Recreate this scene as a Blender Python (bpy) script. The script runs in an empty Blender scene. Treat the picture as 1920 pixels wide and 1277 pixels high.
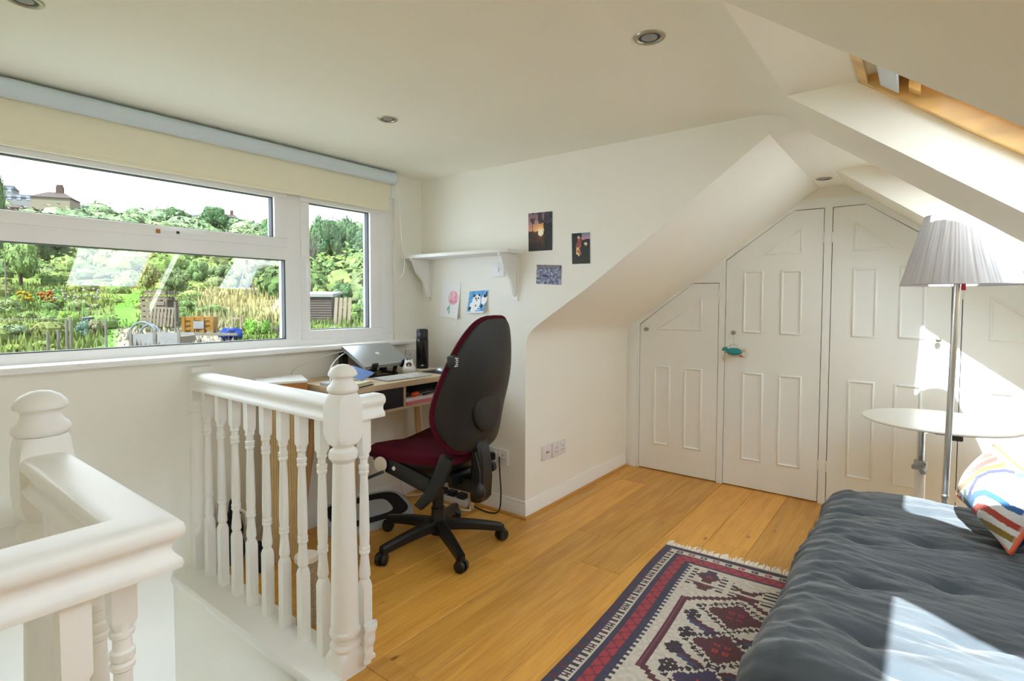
import bpy, bmesh, math, random
from mathutils import Vector, Matrix, noise
random.seed(7)
R = math.radians
U = 0.9                      # metres per survey unit (the room was measured in these units)
SC = bpy.context.scene
C = bpy.context.collection

# ------------------------------------------------------------------ camera
YAW, PITCH, ROLL, F, CX, CY, H = R(37.5457), R(-2.35267), R(.18609), 1008.64, 960., 608.6, 1.30
_f = Vector((math.cos(YAW)*math.cos(PITCH), math.sin(YAW)*math.cos(PITCH), math.sin(PITCH)))
_r = _f.cross(Vector((0, 0, 1))).normalized(); _u = _r.cross(_f)
CR = _r*math.cos(ROLL) + _u*math.sin(ROLL); CU = -_r*math.sin(ROLL) + _u*math.cos(ROLL)
cam = bpy.data.objects.new('camera', bpy.data.cameras.new('camera')); C.objects.link(cam)
m = Matrix((CR, CU, -_f)).transposed().to_4x4(); m.translation = Vector((0, 0, H*U))
cam.matrix_world = m
cam.data.sensor_width = 36; cam.data.lens = 36*F/1920
cam.data.shift_x = 0; cam.data.shift_y = -(638.5-CY)/1920
cam.data.clip_start = .02; cam.data.clip_end = 1000
SC.camera = cam
def ray(px, py):
    return CR*((px-CX)/F) + CU*(-(py-CY)/F) + _f
def P(px, py, **k):          # pixel -> point on the plane x / y / z = value (survey units)
    (a, v), = k.items(); i = 'xyz'.index(a); d = ray(px, py); o = Vector((0, 0, H))
    return o + d*((v-o[i])/d[i])

# ------------------------------------------------------------------ sky, sun, exposure
SKY, SUN = 1.75, 7.2
w = bpy.data.worlds.new('sky'); SC.world = w; w.use_nodes = True
nt = w.node_tree; nt.nodes.clear()
def N(t, tree=None, **k):
    n = (tree or nt).nodes.new(t)
    for a, b in k.items(): setattr(n, a, b)
    return n
out = N('ShaderNodeOutputWorld'); bg = N('ShaderNodeBackground'); tc = N('ShaderNodeTexCoord')
mp = N('ShaderNodeMapping'); mp.inputs['Scale'].default_value = (1, 1, 2.6)
nz = N('ShaderNodeTexNoise'); nz.inputs['Scale'].default_value = 2.2; nz.inputs['Detail'].default_value = 7; nz.inputs['Roughness'].default_value = .55
cr = N('ShaderNodeValToRGB')
cr.color_ramp.elements[0].position = .36; cr.color_ramp.elements[0].color = (.62, .80, 1.06, 1)
cr.color_ramp.elements[1].position = .56; cr.color_ramp.elements[1].color = (.935, .975, 1.04, 1)
nt.links.new(tc.outputs['Generated'], mp.inputs[0]); nt.links.new(mp.outputs[0], nz.inputs['Vector'])
nt.links.new(nz.outputs['Fac'], cr.inputs[0]); nt.links.new(cr.outputs[0], bg.inputs[0])
bg.inputs[1].default_value = SKY; nt.links.new(bg.outputs[0], out.inputs[0])
sd = bpy.data.lights.new('sun', 'SUN'); sd.energy = SUN; sd.angle = R(.6); sd.color = (.95, 1., 1.05)
sun = bpy.data.objects.new('sun', sd); C.objects.link(sun)
SUND = Vector((.85, .046, -1)).normalized()
sun.rotation_euler = SUND.to_track_quat('-Z', 'Y').to_euler(); sun.location = (-4, 0, 8)
vs = SC.view_settings; vs.view_transform = 'Standard'; vs.look = 'None'; vs.gamma = 1; vs.use_curve_mapping = False
vs.exposure = 2.1
SC.cycles.diffuse_bounces = 12; SC.cycles.max_bounces = 18; SC.cycles.transparent_max_bounces = 16
SC.cycles.sample_clamp_indirect = 8; SC.cycles.caustics_reflective = False; SC.cycles.caustics_refractive = False

# ------------------------------------------------------------------ materials
def lin(c):
    return tuple(((x/255+.055)/1.055)**2.4 if x > 10 else x/255/12.92 for x in c)
M = {}
def mat(name, col, rough=.5, metal=0., var=0., scale=8., bump=0., bscale=60., stretch=(1, 1, 1), srgb=True, spec=.5, sheen=0., coat=0., detail=4.):
    c = lin(col) if srgb else col
    m = bpy.data.materials.new(name); m.use_nodes = True; t = m.node_tree; b = t.nodes['Principled BSDF']
    b.inputs['Base Color'].default_value = (*c, 1); b.inputs['Roughness'].default_value = rough; b.inputs['Metallic'].default_value = metal
    b.inputs['Specular IOR Level'].default_value = spec; b.inputs['Sheen Weight'].default_value = sheen; b.inputs['Coat Weight'].default_value = coat
    if var or bump:
        co = N('ShaderNodeTexCoord', t); mpn = N('ShaderNodeMapping', t); mpn.inputs['Scale'].default_value = stretch
        t.links.new(co.outputs['Object'], mpn.inputs[0])
    if var:
        n = N('ShaderNodeTexNoise', t); n.inputs['Scale'].default_value = scale; n.inputs['Detail'].default_value = detail
        t.links.new(mpn.outputs[0], n.inputs['Vector'])
        r = N('ShaderNodeValToRGB', t)
        r.color_ramp.elements[0].position = .3; r.color_ramp.elements[0].color = tuple(x*(1-var) for x in c)+(1,)
        r.color_ramp.elements[1].position = .7; r.color_ramp.elements[1].color = tuple(min(1, x*(1+var)) for x in c)+(1,)
        t.links.new(n.outputs['Fac'], r.inputs[0]); t.links.new(r.outputs[0], b.inputs['Base Color'])
    if bump:
        n2 = N('ShaderNodeTexNoise', t); n2.inputs['Scale'].default_value = bscale; n2.inputs['Detail'].default_value = 3
        t.links.new(mpn.outputs[0], n2.inputs['Vector'])
        bp = N('ShaderNodeBump', t); bp.inputs['Strength'].default_value = bump; bp.inputs['Distance'].default_value = .01
        t.links.new(n2.outputs['Fac'], bp.inputs['Height']); t.links.new(bp.outputs[0], b.inputs['Normal'])
    M[name] = m; return m
mat('wall', (241, 240, 231), .9, bump=.05, bscale=220, var=.012, scale=3)
mat('ceiling', (241, 240, 228), .95, var=.012, scale=2)
mat('white_gloss', (240, 240, 236), .44, spec=.4)
mat('door_paint', (239, 243, 242), .42, bump=.03, bscale=40)
mat('upvc', (246, 247, 248), .35)
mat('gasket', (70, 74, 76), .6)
mat('stair_carpet', (120, 108, 92), .95, var=.1, scale=40)
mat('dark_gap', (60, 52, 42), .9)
mat('blind_fabric', (246, 240, 216), .9, bump=.1, bscale=500)
mat('blind_grey', (216, 229, 237), .5)
mat('chrome', (200, 200, 198), .18, 1)
mat('nickel', (176, 170, 152), .32, 1)
mat('steel', (206, 206, 204), .3, 1)
mat('black_plastic', (15, 16, 17), .42)
mat('black_gloss', (14, 15, 17), .25)
mat('shell', (28, 29, 29), .5, bump=.15, bscale=700)
mat('maroon', (78, 10, 30), .9, bump=.2, bscale=900, spec=.2)
mat('charcoal', (38, 37, 46), .6)
mat('white_plastic', (233, 233, 230), .35)
mat('socket_white', (226, 223, 224), .35)
mat('paper', (238, 238, 236), .85)
mat('grey_plastic', (150, 154, 158), .5)
mat('lightgrey_plastic', (178, 182, 184), .5)
mat('aluminium', (190, 195, 200), .38, .85)
mat('desk_wood', (206, 186, 155), .5, var=.1, scale=5, stretch=(1.2, 14, 14))
mat('leg_wood', (214, 180, 132), .5, var=.1, scale=8, stretch=(10, 10, 1))
mat('pine', (228, 184, 112), .42, var=.22, scale=3.2, stretch=(8, 1.6, 6), coat=.3, detail=2)
mat('trim_wood', (196, 140, 66), .45, var=.15, scale=6, stretch=(2, 2, 20))
mat('brown_edge', (184, 120, 48), .6, var=.1)
mat('pink', (226, 130, 146), .8)
mat('orange', (240, 90, 20), .5)
mat('blue', (88, 124, 190), .6)
mat('navy', (32, 40, 92), .75)
mat('slate', (84, 96, 120), .7)
mat('cream_paper', (228, 220, 190), .85)
mat('teal', (40, 148, 150), .35)
mat('turtle_cream', (206, 196, 172), .6)
mat('red', (190, 40, 50), .6)
mat('cork', (160, 142, 112), .9, var=.35, scale=160, bump=.6, bscale=200)
mat('cardboard', (214, 190, 142), .85, var=.06, scale=20, bump=.2, bscale=200)
mat('pale_lid', (218, 206, 190), .8)
mat('black_cloth', (22, 22, 26), .9, bump=.3, bscale=60)
mat('table_top', (218, 216, 206), .4)
mat('owl_white', (226, 226, 224), .5)
mat('brown', (88, 56, 40), .7)
mat('fringe', (240, 232, 216), .95)
OUT = {'render_cream': (236, 224, 190), 'roof_tile': (150, 132, 128), 'roof_slate': (140, 146, 158), 'white_render': (226, 226, 222), 'brick': (150, 122, 110), 'bark': (96, 84, 66), 'twig': (176, 166, 150), 'pallet_wood': (200, 184, 158),
       'crate_orange': (232, 168, 66), 'plank_pale': (236, 216, 180), 'shed_grey': (140, 126, 114), 'hoop': (196, 214, 222), 'fence_wood': (190, 184, 164), 'water_butt': (86, 100, 120), 'blue_sheet': (52, 96, 200), 'flower_yellow': (250, 214, 40), 'flower_orange': (244, 150, 60), 'flower_white': (240, 240, 236)}
for k_, c_ in OUT.items(): mat(k_, tuple(x/10. for x in lin(c_)), .9, srgb=False, var=.12, scale=6, spec=.1)
def node_mat(name):
    m = bpy.data.materials.new(name); m.use_nodes = True; M[name] = m; return m, m.node_tree, m.node_tree.nodes['Principled BSDF']
# glass: thin pane, clear with a fresnel reflection
m, t, b = node_mat('glass'); t.nodes.remove(b)
tr = N('ShaderNodeBsdfTransparent', t); tr.inputs[0].default_value = (.97, .99, .98, 1); gl = N('ShaderNodeBsdfGlossy', t); gl.inputs['Roughness'].default_value = .0
gl.inputs[0].default_value = (1, 1, 1, 1)
ge = N('ShaderNodeNewGeometry', t); dt = N('ShaderNodeVectorMath', t, operation='DOT_PRODUCT'); ab = N('ShaderNodeMath', t, operation='ABSOLUTE')
om = N('ShaderNodeMath', t, operation='SUBTRACT'); om.inputs[0].default_value = 1.; pw = N('ShaderNodeMath', t, operation='POWER'); pw.inputs[1].default_value = 5.
fr = N('ShaderNodeMath', t, operation='MULTIPLY_ADD'); fr.inputs[1].default_value = .95; fr.inputs[2].default_value = .05; mx = N('ShaderNodeMixShader', t)
t.links.new(ge.outputs['Incoming'], dt.inputs[0]); t.links.new(ge.outputs['Normal'], dt.inputs[1]); t.links.new(dt.outputs['Value'], ab.inputs[0])
t.links.new(ab.outputs[0], om.inputs[1]); t.links.new(om.outputs[0], pw.inputs[0]); t.links.new(pw.outputs[0], fr.inputs[0])
t.links.new(fr.outputs[0], mx.inputs[0]); t.links.new(tr.outputs[0], mx.inputs[1]); t.links.new(gl.outputs[0], mx.inputs[2])
t.links.new(mx.outputs[0], t.nodes['Material Output'].inputs[0])
# oak floorboards: tone by board, grain along the board, dark knots
m, t, b = node_mat('oak')
co = N('ShaderNodeTexCoord', t); oi = N('ShaderNodeObjectInfo', t)
ad = N('ShaderNodeVectorMath', t, operation='ADD'); ml = N('ShaderNodeMath', t, operation='MULTIPLY'); ml.inputs[1].default_value = 37.
cb = N('ShaderNodeCombineXYZ', t)
t.links.new(oi.outputs['Random'], ml.inputs[0]); t.links.new(ml.outputs[0], cb.inputs[0]); t.links.new(ml.outputs[0], cb.inputs[1])
t.links.new(co.outputs['Object'], ad.inputs[0]); t.links.new(cb.outputs[0], ad.inputs[1])
mp1 = N('ShaderNodeMapping', t); mp1.inputs['Scale'].default_value = (1.0, 9, 1)
t.links.new(ad.outputs[0], mp1.inputs[0])
n1 = N('ShaderNodeTexNoise', t); n1.inputs['Scale'].default_value = 2.6; n1.inputs['Detail'].default_value = 7; n1.inputs['Distortion'].default_value = .9
t.links.new(mp1.outputs[0], n1.inputs['Vector'])
wv = N('ShaderNodeTexWave', t, wave_type='BANDS', bands_direction='Y'); wv.inputs['Scale'].default_value = 5; wv.inputs['Distortion'].default_value = 5; wv.inputs['Detail'].default_value = 3; wv.inputs['Detail Scale'].default_value = .6
mp2 = N('ShaderNodeMapping', t); mp2.inputs['Scale'].default_value = (.5, 3.2, 1)
t.links.new(ad.outputs[0], mp2.inputs[0]); t.links.new(mp2.outputs[0], wv.inputs['Vector'])
r1 = N('ShaderNodeValToRGB', t)
r1.color_ramp.elements[0].position = .3; r1.color_ramp.elements[0].color = (*lin((208, 147, 60)), 1)
r1.color_ramp.elements[1].position = .72; r1.color_ramp.elements[1].color = (*lin((233, 176, 82)), 1)
t.links.new(n1.outputs['Fac'], r1.inputs[0])
r2 = N('ShaderNodeValToRGB', t); r2.color_ramp.elements[0].color = (.84, .82, .78, 1); r2.color_ramp.elements[1].color = (1, 1, 1, 1); r2.color_ramp.elements[1].position = .5
t.links.new(wv.outputs['Fac'], r2.inputs[0])
mu = N('ShaderNodeMix', t, data_type='RGBA', blend_type='MULTIPLY'); mu.inputs[0].default_value = .35
t.links.new(r1.outputs[0], mu.inputs[6]); t.links.new(r2.outputs[0], mu.inputs[7])
hv = N('ShaderNodeHueSaturation', t); mr = N('ShaderNodeMapRange', t); mr.inputs[3].default_value = .84; mr.inputs[4].default_value = 1.08
t.links.new(oi.outputs['Random'], mr.inputs[0]); t.links.new(mr.outputs[0], hv.inputs['Value']); t.links.new(mu.outputs[2], hv.inputs['Color'])
vo = N('ShaderNodeTexVoronoi', t); vo.inputs['Scale'].default_value = 3.2
mp3 = N('ShaderNodeMapping', t); mp3.inputs['Scale'].default_value = (1, 2.2, 1)
n3 = N('ShaderNodeTexNoise', t); n3.inputs['Scale'].default_value = 14; n3.inputs['Detail'].default_value = 3
mxv = N('ShaderNodeMix', t, data_type='VECTOR'); mxv.inputs[0].default_value = .035
t.links.new(ad.outputs[0], mp3.inputs[0]); t.links.new(mp3.outputs[0], n3.inputs['Vector'])
t.links.new(mp3.outputs[0], mxv.inputs[4]); t.links.new(n3.outputs['Color'], mxv.inputs[5]); t.links.new(mxv.outputs[1], vo.inputs['Vector'])
r3 = N('ShaderNodeValToRGB', t); r3.color_ramp.elements[0].position = .022; r3.color_ramp.elements[0].color = (.1, .07, .05, 1)
r3.color_ramp.elements[1].position = .085; r3.color_ramp.elements[1].color = (1, 1, 1, 1); e = r3.color_ramp.elements.new(.04); e.color = (.55, .46, .38, 1)
t.links.new(vo.outputs['Distance'], r3.inputs[0])
mk = N('ShaderNodeMix', t, data_type='RGBA', blend_type='MULTIPLY'); mk.inputs[0].default_value = .9
t.links.new(hv.outputs[0], mk.inputs[6]); t.links.new(r3.outputs[0], mk.inputs[7]); t.links.new(mk.outputs[2], b.inputs['Base Color'])
b.inputs['Roughness'].default_value = .42
bp = N('ShaderNodeBump', t); bp.inputs['Strength'].default_value = .06; bp.inputs['Distance'].default_value = .01
t.links.new(n1.outputs['Fac'], bp.inputs['Height']); t.links.new(bp.outputs[0], b.inputs['Normal'])
# printed / woven colours carried by the mesh
for nm, ro, sh in (('printed', .6, 0), ('woven', .95, .2), ('cushion_cloth', .9, .2)):
    m, t, b = node_mat(nm); at = N('ShaderNodeAttribute', t, attribute_name='Col'); t.links.new(at.outputs['Color'], b.inputs['Base Color'])
    b.inputs['Roughness'].default_value = ro; b.inputs['Sheen Weight'].default_value = sh
    if nm != 'printed':
        co = N('ShaderNodeTexCoord', t); n = N('ShaderNodeTexNoise', t); n.inputs['Scale'].default_value = 300; t.links.new(co.outputs['Object'], n.inputs['Vector'])
        bp = N('ShaderNodeBump', t); bp.inputs['Strength'].default_value = .35; bp.inputs['Distance'].default_value = .01
        t.links.new(n.outputs['Fac'], bp.inputs['Height']); t.links.new(bp.outputs[0], b.inputs['Normal'])
# quilt
m, t, b = node_mat('quilt_cloth')
co = N('ShaderNodeTexCoord', t); n = N('ShaderNodeTexNoise', t); n.inputs['Scale'].default_value = 260; n.inputs['Detail'].default_value = 4
n2 = N('ShaderNodeTexNoise', t); n2.inputs['Scale'].default_value = 5; mp1 = N('ShaderNodeMapping', t); mp1.inputs['Scale'].default_value = (5, .8, 1)
t.links.new(co.outputs['Object'], mp1.inputs[0]); t.links.new(mp1.outputs[0], n2.inputs['Vector']); t.links.new(co.outputs['Object'], n.inputs['Vector'])
r = N('ShaderNodeValToRGB', t); r.color_ramp.elements[0].position = .3; r.color_ramp.elements[0].color = (*lin((54, 60, 65)), 1)
r.color_ramp.elements[1].position = .75; r.color_ramp.elements[1].color = (*lin((72, 80, 86)), 1)
t.links.new(n2.outputs['Fac'], r.inputs[0]); t.links.new(r.outputs[0], b.inputs['Base Color']); b.inputs['Roughness'].default_value = .9; b.inputs['Sheen Weight'].default_value = .3
bp = N('ShaderNodeBump', t); bp.inputs['Strength'].default_value = .25; bp.inputs['Distance'].default_value = .004
t.links.new(n.outputs['Fac'], bp.inputs['Height']); t.links.new(bp.outputs[0], b.inputs['Normal'])
# pleated lamp shade, lets some light through
m, t, b = node_mat('shade_cloth'); b.inputs['Roughness'].default_value = .9
b.inputs['Base Color'].default_value = (*lin((186, 183, 183)), 1)
tl = N('ShaderNodeBsdfTranslucent', t); tl.inputs[0].default_value = (.5, .49, .5, 1); mx = N('ShaderNodeMixShader', t); mx.inputs[0].default_value = .12
t.links.new(b.outputs[0], mx.inputs[1]); t.links.new(tl.outputs[0], mx.inputs[2]); t.links.new(mx.outputs[0], t.nodes['Material Output'].inputs[0])
# leaves: tone from the object's own colour, varied by patch
m, t, b = node_mat('leaf'); oi = N('ShaderNodeObjectInfo', t); co = N('ShaderNodeTexCoord', t)
n = N('ShaderNodeTexNoise', t); n.inputs['Scale'].default_value = 3.5; n.inputs['Detail'].default_value = 5; t.links.new(co.outputs['Object'], n.inputs['Vector'])
mr = N('ShaderNodeMapRange', t); mr.inputs[1].default_value = .3; mr.inputs[2].default_value = .7; mr.inputs[3].default_value = .62; mr.inputs[4].default_value = 1.35
hv = N('ShaderNodeHueSaturation', t); t.links.new(n.outputs['Fac'], mr.inputs[0]); t.links.new(mr.outputs[0], hv.inputs['Value']); t.links.new(oi.outputs['Color'], hv.inputs['Color'])
t.links.new(hv.outputs[0], b.inputs['Base Color']); b.inputs['Roughness'].default_value = .75; b.inputs['Specular IOR Level'].default_value = .2
# hillside ground
m, t, b = node_mat('hillside'); co = N('ShaderNodeTexCoord', t); at = N('ShaderNodeAttribute', t, attribute_name='Col')
n = N('ShaderNodeTexNoise', t); n.inputs['Scale'].default_value = .55; n.inputs['Detail'].default_value = 9; n.inputs['Roughness'].default_value = .7
t.links.new(co.outputs['Object'], n.inputs['Vector']); mr = N('ShaderNodeMapRange', t); mr.inputs[1].default_value = .3; mr.inputs[2].default_value = .7; mr.inputs[3].default_value = .7; mr.inputs[4].default_value = 1.3
hv = N('ShaderNodeHueSaturation', t); t.links.new(n.outputs['Fac'], mr.inputs[0]); t.links.new(mr.outputs[0], hv.inputs['Value']); t.links.new(at.outputs['Color'], hv.inputs['Color'])
t.links.new(hv.outputs[0], b.inputs['Base Color']); b.inputs['Roughness'].default_value = 1; b.inputs['Specular IOR Level'].default_value = 0

# ------------------------------------------------------------------ mesh helpers
BASE = {}
def _prop(o, label, cat, group, kind):
    if label: o['label'] = label
    if cat: o['category'] = cat
    if group: o['group'] = group
    if kind: o['kind'] = kind
def thing(name, label=None, cat=None, loc=(0, 0, 0), rz=0., group=None, kind=None, rot=None, local=False):
    o = bpy.data.objects.new(name, None); C.objects.link(o); o.empty_display_size = .1
    o.location = Vector(loc)*U; o.rotation_euler = rot if rot else (0, 0, rz)
    BASE[o.name] = Vector((0, 0, 0)) if local else Vector(loc)
    _prop(o, label, cat, group, kind); return o
class MB:
    def __init__(s): s.v = []; s.f = []; s.c = None
    def add(s, vs, fs):
        k = len(s.v); s.v += [Vector(x) for x in vs]; s.f += [tuple(i+k for i in f) for f in fs]; return s
    def box(s, x0, x1, y0, y1, z0, z1, mt=None):
        vs = [Vector((x, y, z)) for z in (z0, z1) for y in (y0, y1) for x in (x0, x1)]
        if mt: vs = [mt @ v for v in vs]
        return s.add(vs, [(0, 2, 3, 1), (4, 5, 7, 6), (0, 1, 5, 4), (2, 6, 7, 3), (0, 4, 6, 2), (1, 3, 7, 5)])
    def prism(s, poly, axis, a0, a1):       # polygon in the two other axes (in order), extruded
        def mk(p, a):
            p = list(p); p.insert('xyz'.index(axis), a); return p
        n = len(poly); vs = [mk(p, a0) for p in poly]+[mk(p, a1) for p in poly]
        fs = [tuple(range(n))[::-1], tuple(range(n, 2*n))]+[(i, (i+1) % n, n+(i+1) % n, n+i) for i in range(n)]
        return s.add(vs, fs)
    def lathe(s, prof, c=(0, 0, 0), seg=20, mt=None, cap=True):
        vs = []; fs = []
        for r, z in prof:
            for i in range(seg):
                a = 2*math.pi*i/seg; v = Vector((r*math.cos(a), r*math.sin(a), z))
                vs.append((mt @ v if mt else v)+Vector(c))
        for j in range(len(prof)-1):
            for i in range(seg):
                k = (i+1) % seg; fs.append((j*seg+i, j*seg+k, (j+1)*seg+k, (j+1)*seg+i))
        if cap:
            fs.append(tuple(range(seg))[::-1]); fs.append(tuple((len(prof)-1)*seg+i for i in range(seg)))
        return s.add(vs, fs)
    def loft(s, rings, cap=True):
        n = len(rings[0]); vs = [p for r in rings for p in r]; fs = []
        for j in range(len(rings)-1):
            for i in range(n):
                k = (i+1) % n; fs.append((j*n+i, j*n+k, (j+1)*n+k, (j+1)*n+i))
        if cap: fs += [tuple(range(n))[::-1], tuple((len(rings)-1)*n+i for i in range(n))]
        return s.add(vs, fs)
    def tube(s, pts, r, seg=8, closed=False):
        pts = [Vector(p) for p in pts]; rings = []; n = len(pts); rr = r if isinstance(r, (list, tuple)) else [r]*n
        up = Vector((0, 0, 1))
        for i, p in enumerate(pts):
            d = (pts[(i+1) % n]-pts[i-1]) if closed else (pts[min(i+1, n-1)]-pts[max(i-1, 0)])
            d.normalize(); a = d.cross(up)
            if a.length < .05: a = d.cross(Vector((1, 0, 0)))
            a.normalize(); b = a.cross(d); up = b
            rings.append([p+(a*math.cos(2*math.pi*k/seg)+b*math.sin(2*math.pi*k/seg))*rr[i] for k in range(seg)])
        if closed: rings.append(rings[0])
        return s.loft(rings, cap=not closed)
    def sweep(s, pts, prof, closed_prof=True):   # prof: (side, up), swept along pts in a level plane, mitred
        pts = [Vector(p) for p in pts]; n = len(pts); rings = []
        for i, p in enumerate(pts):
            d0 = (pts[i]-pts[i-1]).normalized() if i else None; d1 = (pts[i+1]-pts[i]).normalized() if i < n-1 else None
            d = ((d0 or d1)+(d1 or d0)).normalized(); side = d.cross(Vector((0, 0, 1))).normalized(); up = side.cross(d)
            k = 1/max(.3, d.dot(d1 or d0))
            rings.append([p+side*(a*k)+up*b for a, b in prof])
        return s.loft(rings)
    def sphere(s, c, r, seg=12, rings=8, mt=None):
        r = r if isinstance(r, (tuple, list)) else (r, r, r)
        rg = []
        for j in range(1, rings):
            t = math.pi*j/rings; rg.append([Vector((r[0]*math.sin(t)*math.cos(2*math.pi*i/seg), r[1]*math.sin(t)*math.sin(2*math.pi*i/seg), -r[2]*math.cos(t))) for i in range(seg)])
        k = len(s.v); vs = [v for q in rg for v in q]+[Vector((0, 0, -r[2])), Vector((0, 0, r[2]))]
        fs = [(j*seg+i, j*seg+(i+1) % seg, (j+1)*seg+(i+1) % seg, (j+1)*seg+i) for j in range(rings-2) for i in range(seg)]
        b = len(vs)-2
        fs += [(b, (i+1) % seg, i) for i in range(seg)]+[(b+1, (rings-2)*seg+i, (rings-2)*seg+(i+1) % seg) for i in range(seg)]
        return s.add([(mt @ v if mt else v)+Vector(c) for v in vs], fs)
    def grid(s, fn, nu, nv):
        vs = [fn(i/nu, j/nv) for j in range(nv+1) for i in range(nu+1)]
        fs = [(j*(nu+1)+i, j*(nu+1)+i+1, (j+1)*(nu+1)+i+1, (j+1)*(nu+1)+i) for j in range(nv) for i in range(nu)]
        return s.add(vs, fs)
    def xf(s, mt): s.v = [mt @ v for v in s.v]; return s
    def build(s, name, material, parent=None, at=None, smooth=True, angle=38, bevel=0, label=None, cat=None, group=None, kind=None, fix=True):
        base = BASE.get(parent.name, Vector((0, 0, 0))) if parent else Vector(at or (0, 0, 0))
        me = bpy.data.meshes.new(name); me.from_pydata([tuple((v-base)*U) for v in s.v], [], s.f); me.update()
        if fix:
            bm = bmesh.new(); bm.from_mesh(me); bmesh.ops.recalc_face_normals(bm, faces=bm.faces)
            if bevel: 
                ed = [e for e in bm.edges if len(e.link_faces) == 2 and e.calc_face_angle(0) > R(40)]
                bmesh.ops.bevel(bm, geom=ed, offset=bevel*U, segments=2, profile=.6, affect='EDGES', clamp_overlap=True)
            bm.to_mesh(me); bm.free()
        me.polygons.foreach_set('use_smooth', [smooth]*len(me.polygons))
        if smooth: me.set_sharp_from_angle(angle=R(angle))
        me.materials.append(M[material])
        o = bpy.data.objects.new(name, me); C.objects.link(o)
        if parent: o.parent = parent; BASE[o.name] = base
        else: o.location = base*U; BASE[o.name] = base
        _prop(o, label, cat, group, kind); return o
def pixels(o, cols):         # per-face flat colours (sRGB 0-255), each face in order
    me = o.data; a = me.color_attributes.new('Col', 'FLOAT_COLOR', 'CORNER'); buf = []
    for p, c in zip(me.polygons, cols): buf += [*lin(c), 1.]*len(p.vertices)
    a.data.foreach_set('color', buf)
def vcols(o, cols):
    a = o.data.color_attributes.new('Col', 'FLOAT_COLOR', 'POINT'); buf = []
    for c in cols: buf += [*lin(c), 1.]
    a.data.foreach_set('color', buf)
def dup(o, parent=None, loc=None, rz=None, label=None, group=None):
    c = o.copy(); C.objects.link(c); c.parent = parent
    if loc is not None: c.location = Vector(loc)*U
    if rz is not None: c.rotation_euler = (0, 0, rz)
    if label: c['label'] = label
    if group: c['group'] = group
    for ch in [x for x in bpy.data.objects if x.parent == o and x != c]: dup(ch, c)
    return c
def box(name, m, x0, x1, y0, y1, z0, z1, parent=None, bevel=.003, **k):
    return MB().box(x0, x1, y0, y1, z0, z1).build(name, m, parent, bevel=bevel, **k)
def mtx(loc, eul=(0, 0, 0)):
    from mathutils import Euler
    return Matrix.Translation(Vector(loc)) @ Euler(eul).to_matrix().to_4x4()
# ================================================================== THE ROOM
BX, WY, CYW, DX, ZC, ZR = 2.583, 2.779, 1.882, 3.96, 2.133, 2.041
FOLD, SL, ROOF = .418, .749, .26
zin = lambda y: ZR-SL*(FOLD-y)
LPROF = [(1.882, .97), (1.881, 1.03), (1.876, 1.07), (1.862, 1.108), (1.835, 1.14), (1.789, 1.173), (1.70, 1.232), (1.55, 1.328), (1.472, 1.378), (1.164, 1.598), (.566, ZR)]
CURVE = [(.70, ZC), (.64, 2.1325), (.59, 2.129), (.545, 2.117), (.50, 2.098), (.46, 2.072), (.435, 2.054), (FOLD, ZR)]
# floor: slab with the stair void left open, oak boards on it
fl = MB()
for b_ in ((-1.3, 4.1, -1.15, .98), (.345, 4.1, .98, 1.50), (1.03, 4.1, 1.5, 2.9)): fl.box(b_[0], b_[1], b_[2], b_[3], -.2, -.022)
floor = fl.build('floor', 'dark_gap', smooth=False, kind='structure', label='honey oak floorboards of the attic room')
BW = .212
for row in range(-14, 6):
    y0 = 1.76+row*BW; y1 = min(y0+BW, 2.775)
    if y0 > 2.7 or y1 < -1.14: continue
    xs = 1.0 if y1 > 1.55 else (.345 if y1 > .98 else -1.3)
    if xs == 1.0: xs = 1.165
    xe = BX if y0 > 1.85 else DX+.03
    cut = xs
    first = True
    while cut < xe-.02:
        ln = random.uniform(1.3, 2.0) if not first else random.uniform(.5, 1.9); first = False
        e_ = min(cut+ln, xe)
        if xe-e_ < .25: e_ = xe
        g = .0009; ch = .0022
        a0, a1, b0, b1 = cut+g, e_-g, y0+g, y1-g
        mb = MB(); zt = random.uniform(-.0006, 0)
        vs = [(a0, b0, -.021), (a1, b0, -.021), (a1, b1, -.021), (a0, b1, -.021), (a0, b0, zt-ch), (a1, b0, zt-ch), (a1, b1, zt-ch), (a0, b1, zt-ch),
              (a0+ch, b0+ch, zt), (a1-ch, b0+ch, zt), (a1-ch, b1-ch, zt), (a0+ch, b1-ch, zt)]
        fs = [(0, 3, 2, 1), (8, 9, 10, 11)]+[(i, (i+1) % 4, 4+(i+1) % 4, 4+i) for i in range(4)]+[(4+i, 4+(i+1) % 4, 8+(i+1) % 4, 8+i) for i in range(4)]
        mb.add(vs, fs).build('floorboard', 'oak', floor, smooth=False)
        cut = e_
box('edging_board', 'oak', 1.165, 1.24, 1.08, 1.543, -.01, .004, floor)
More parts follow.
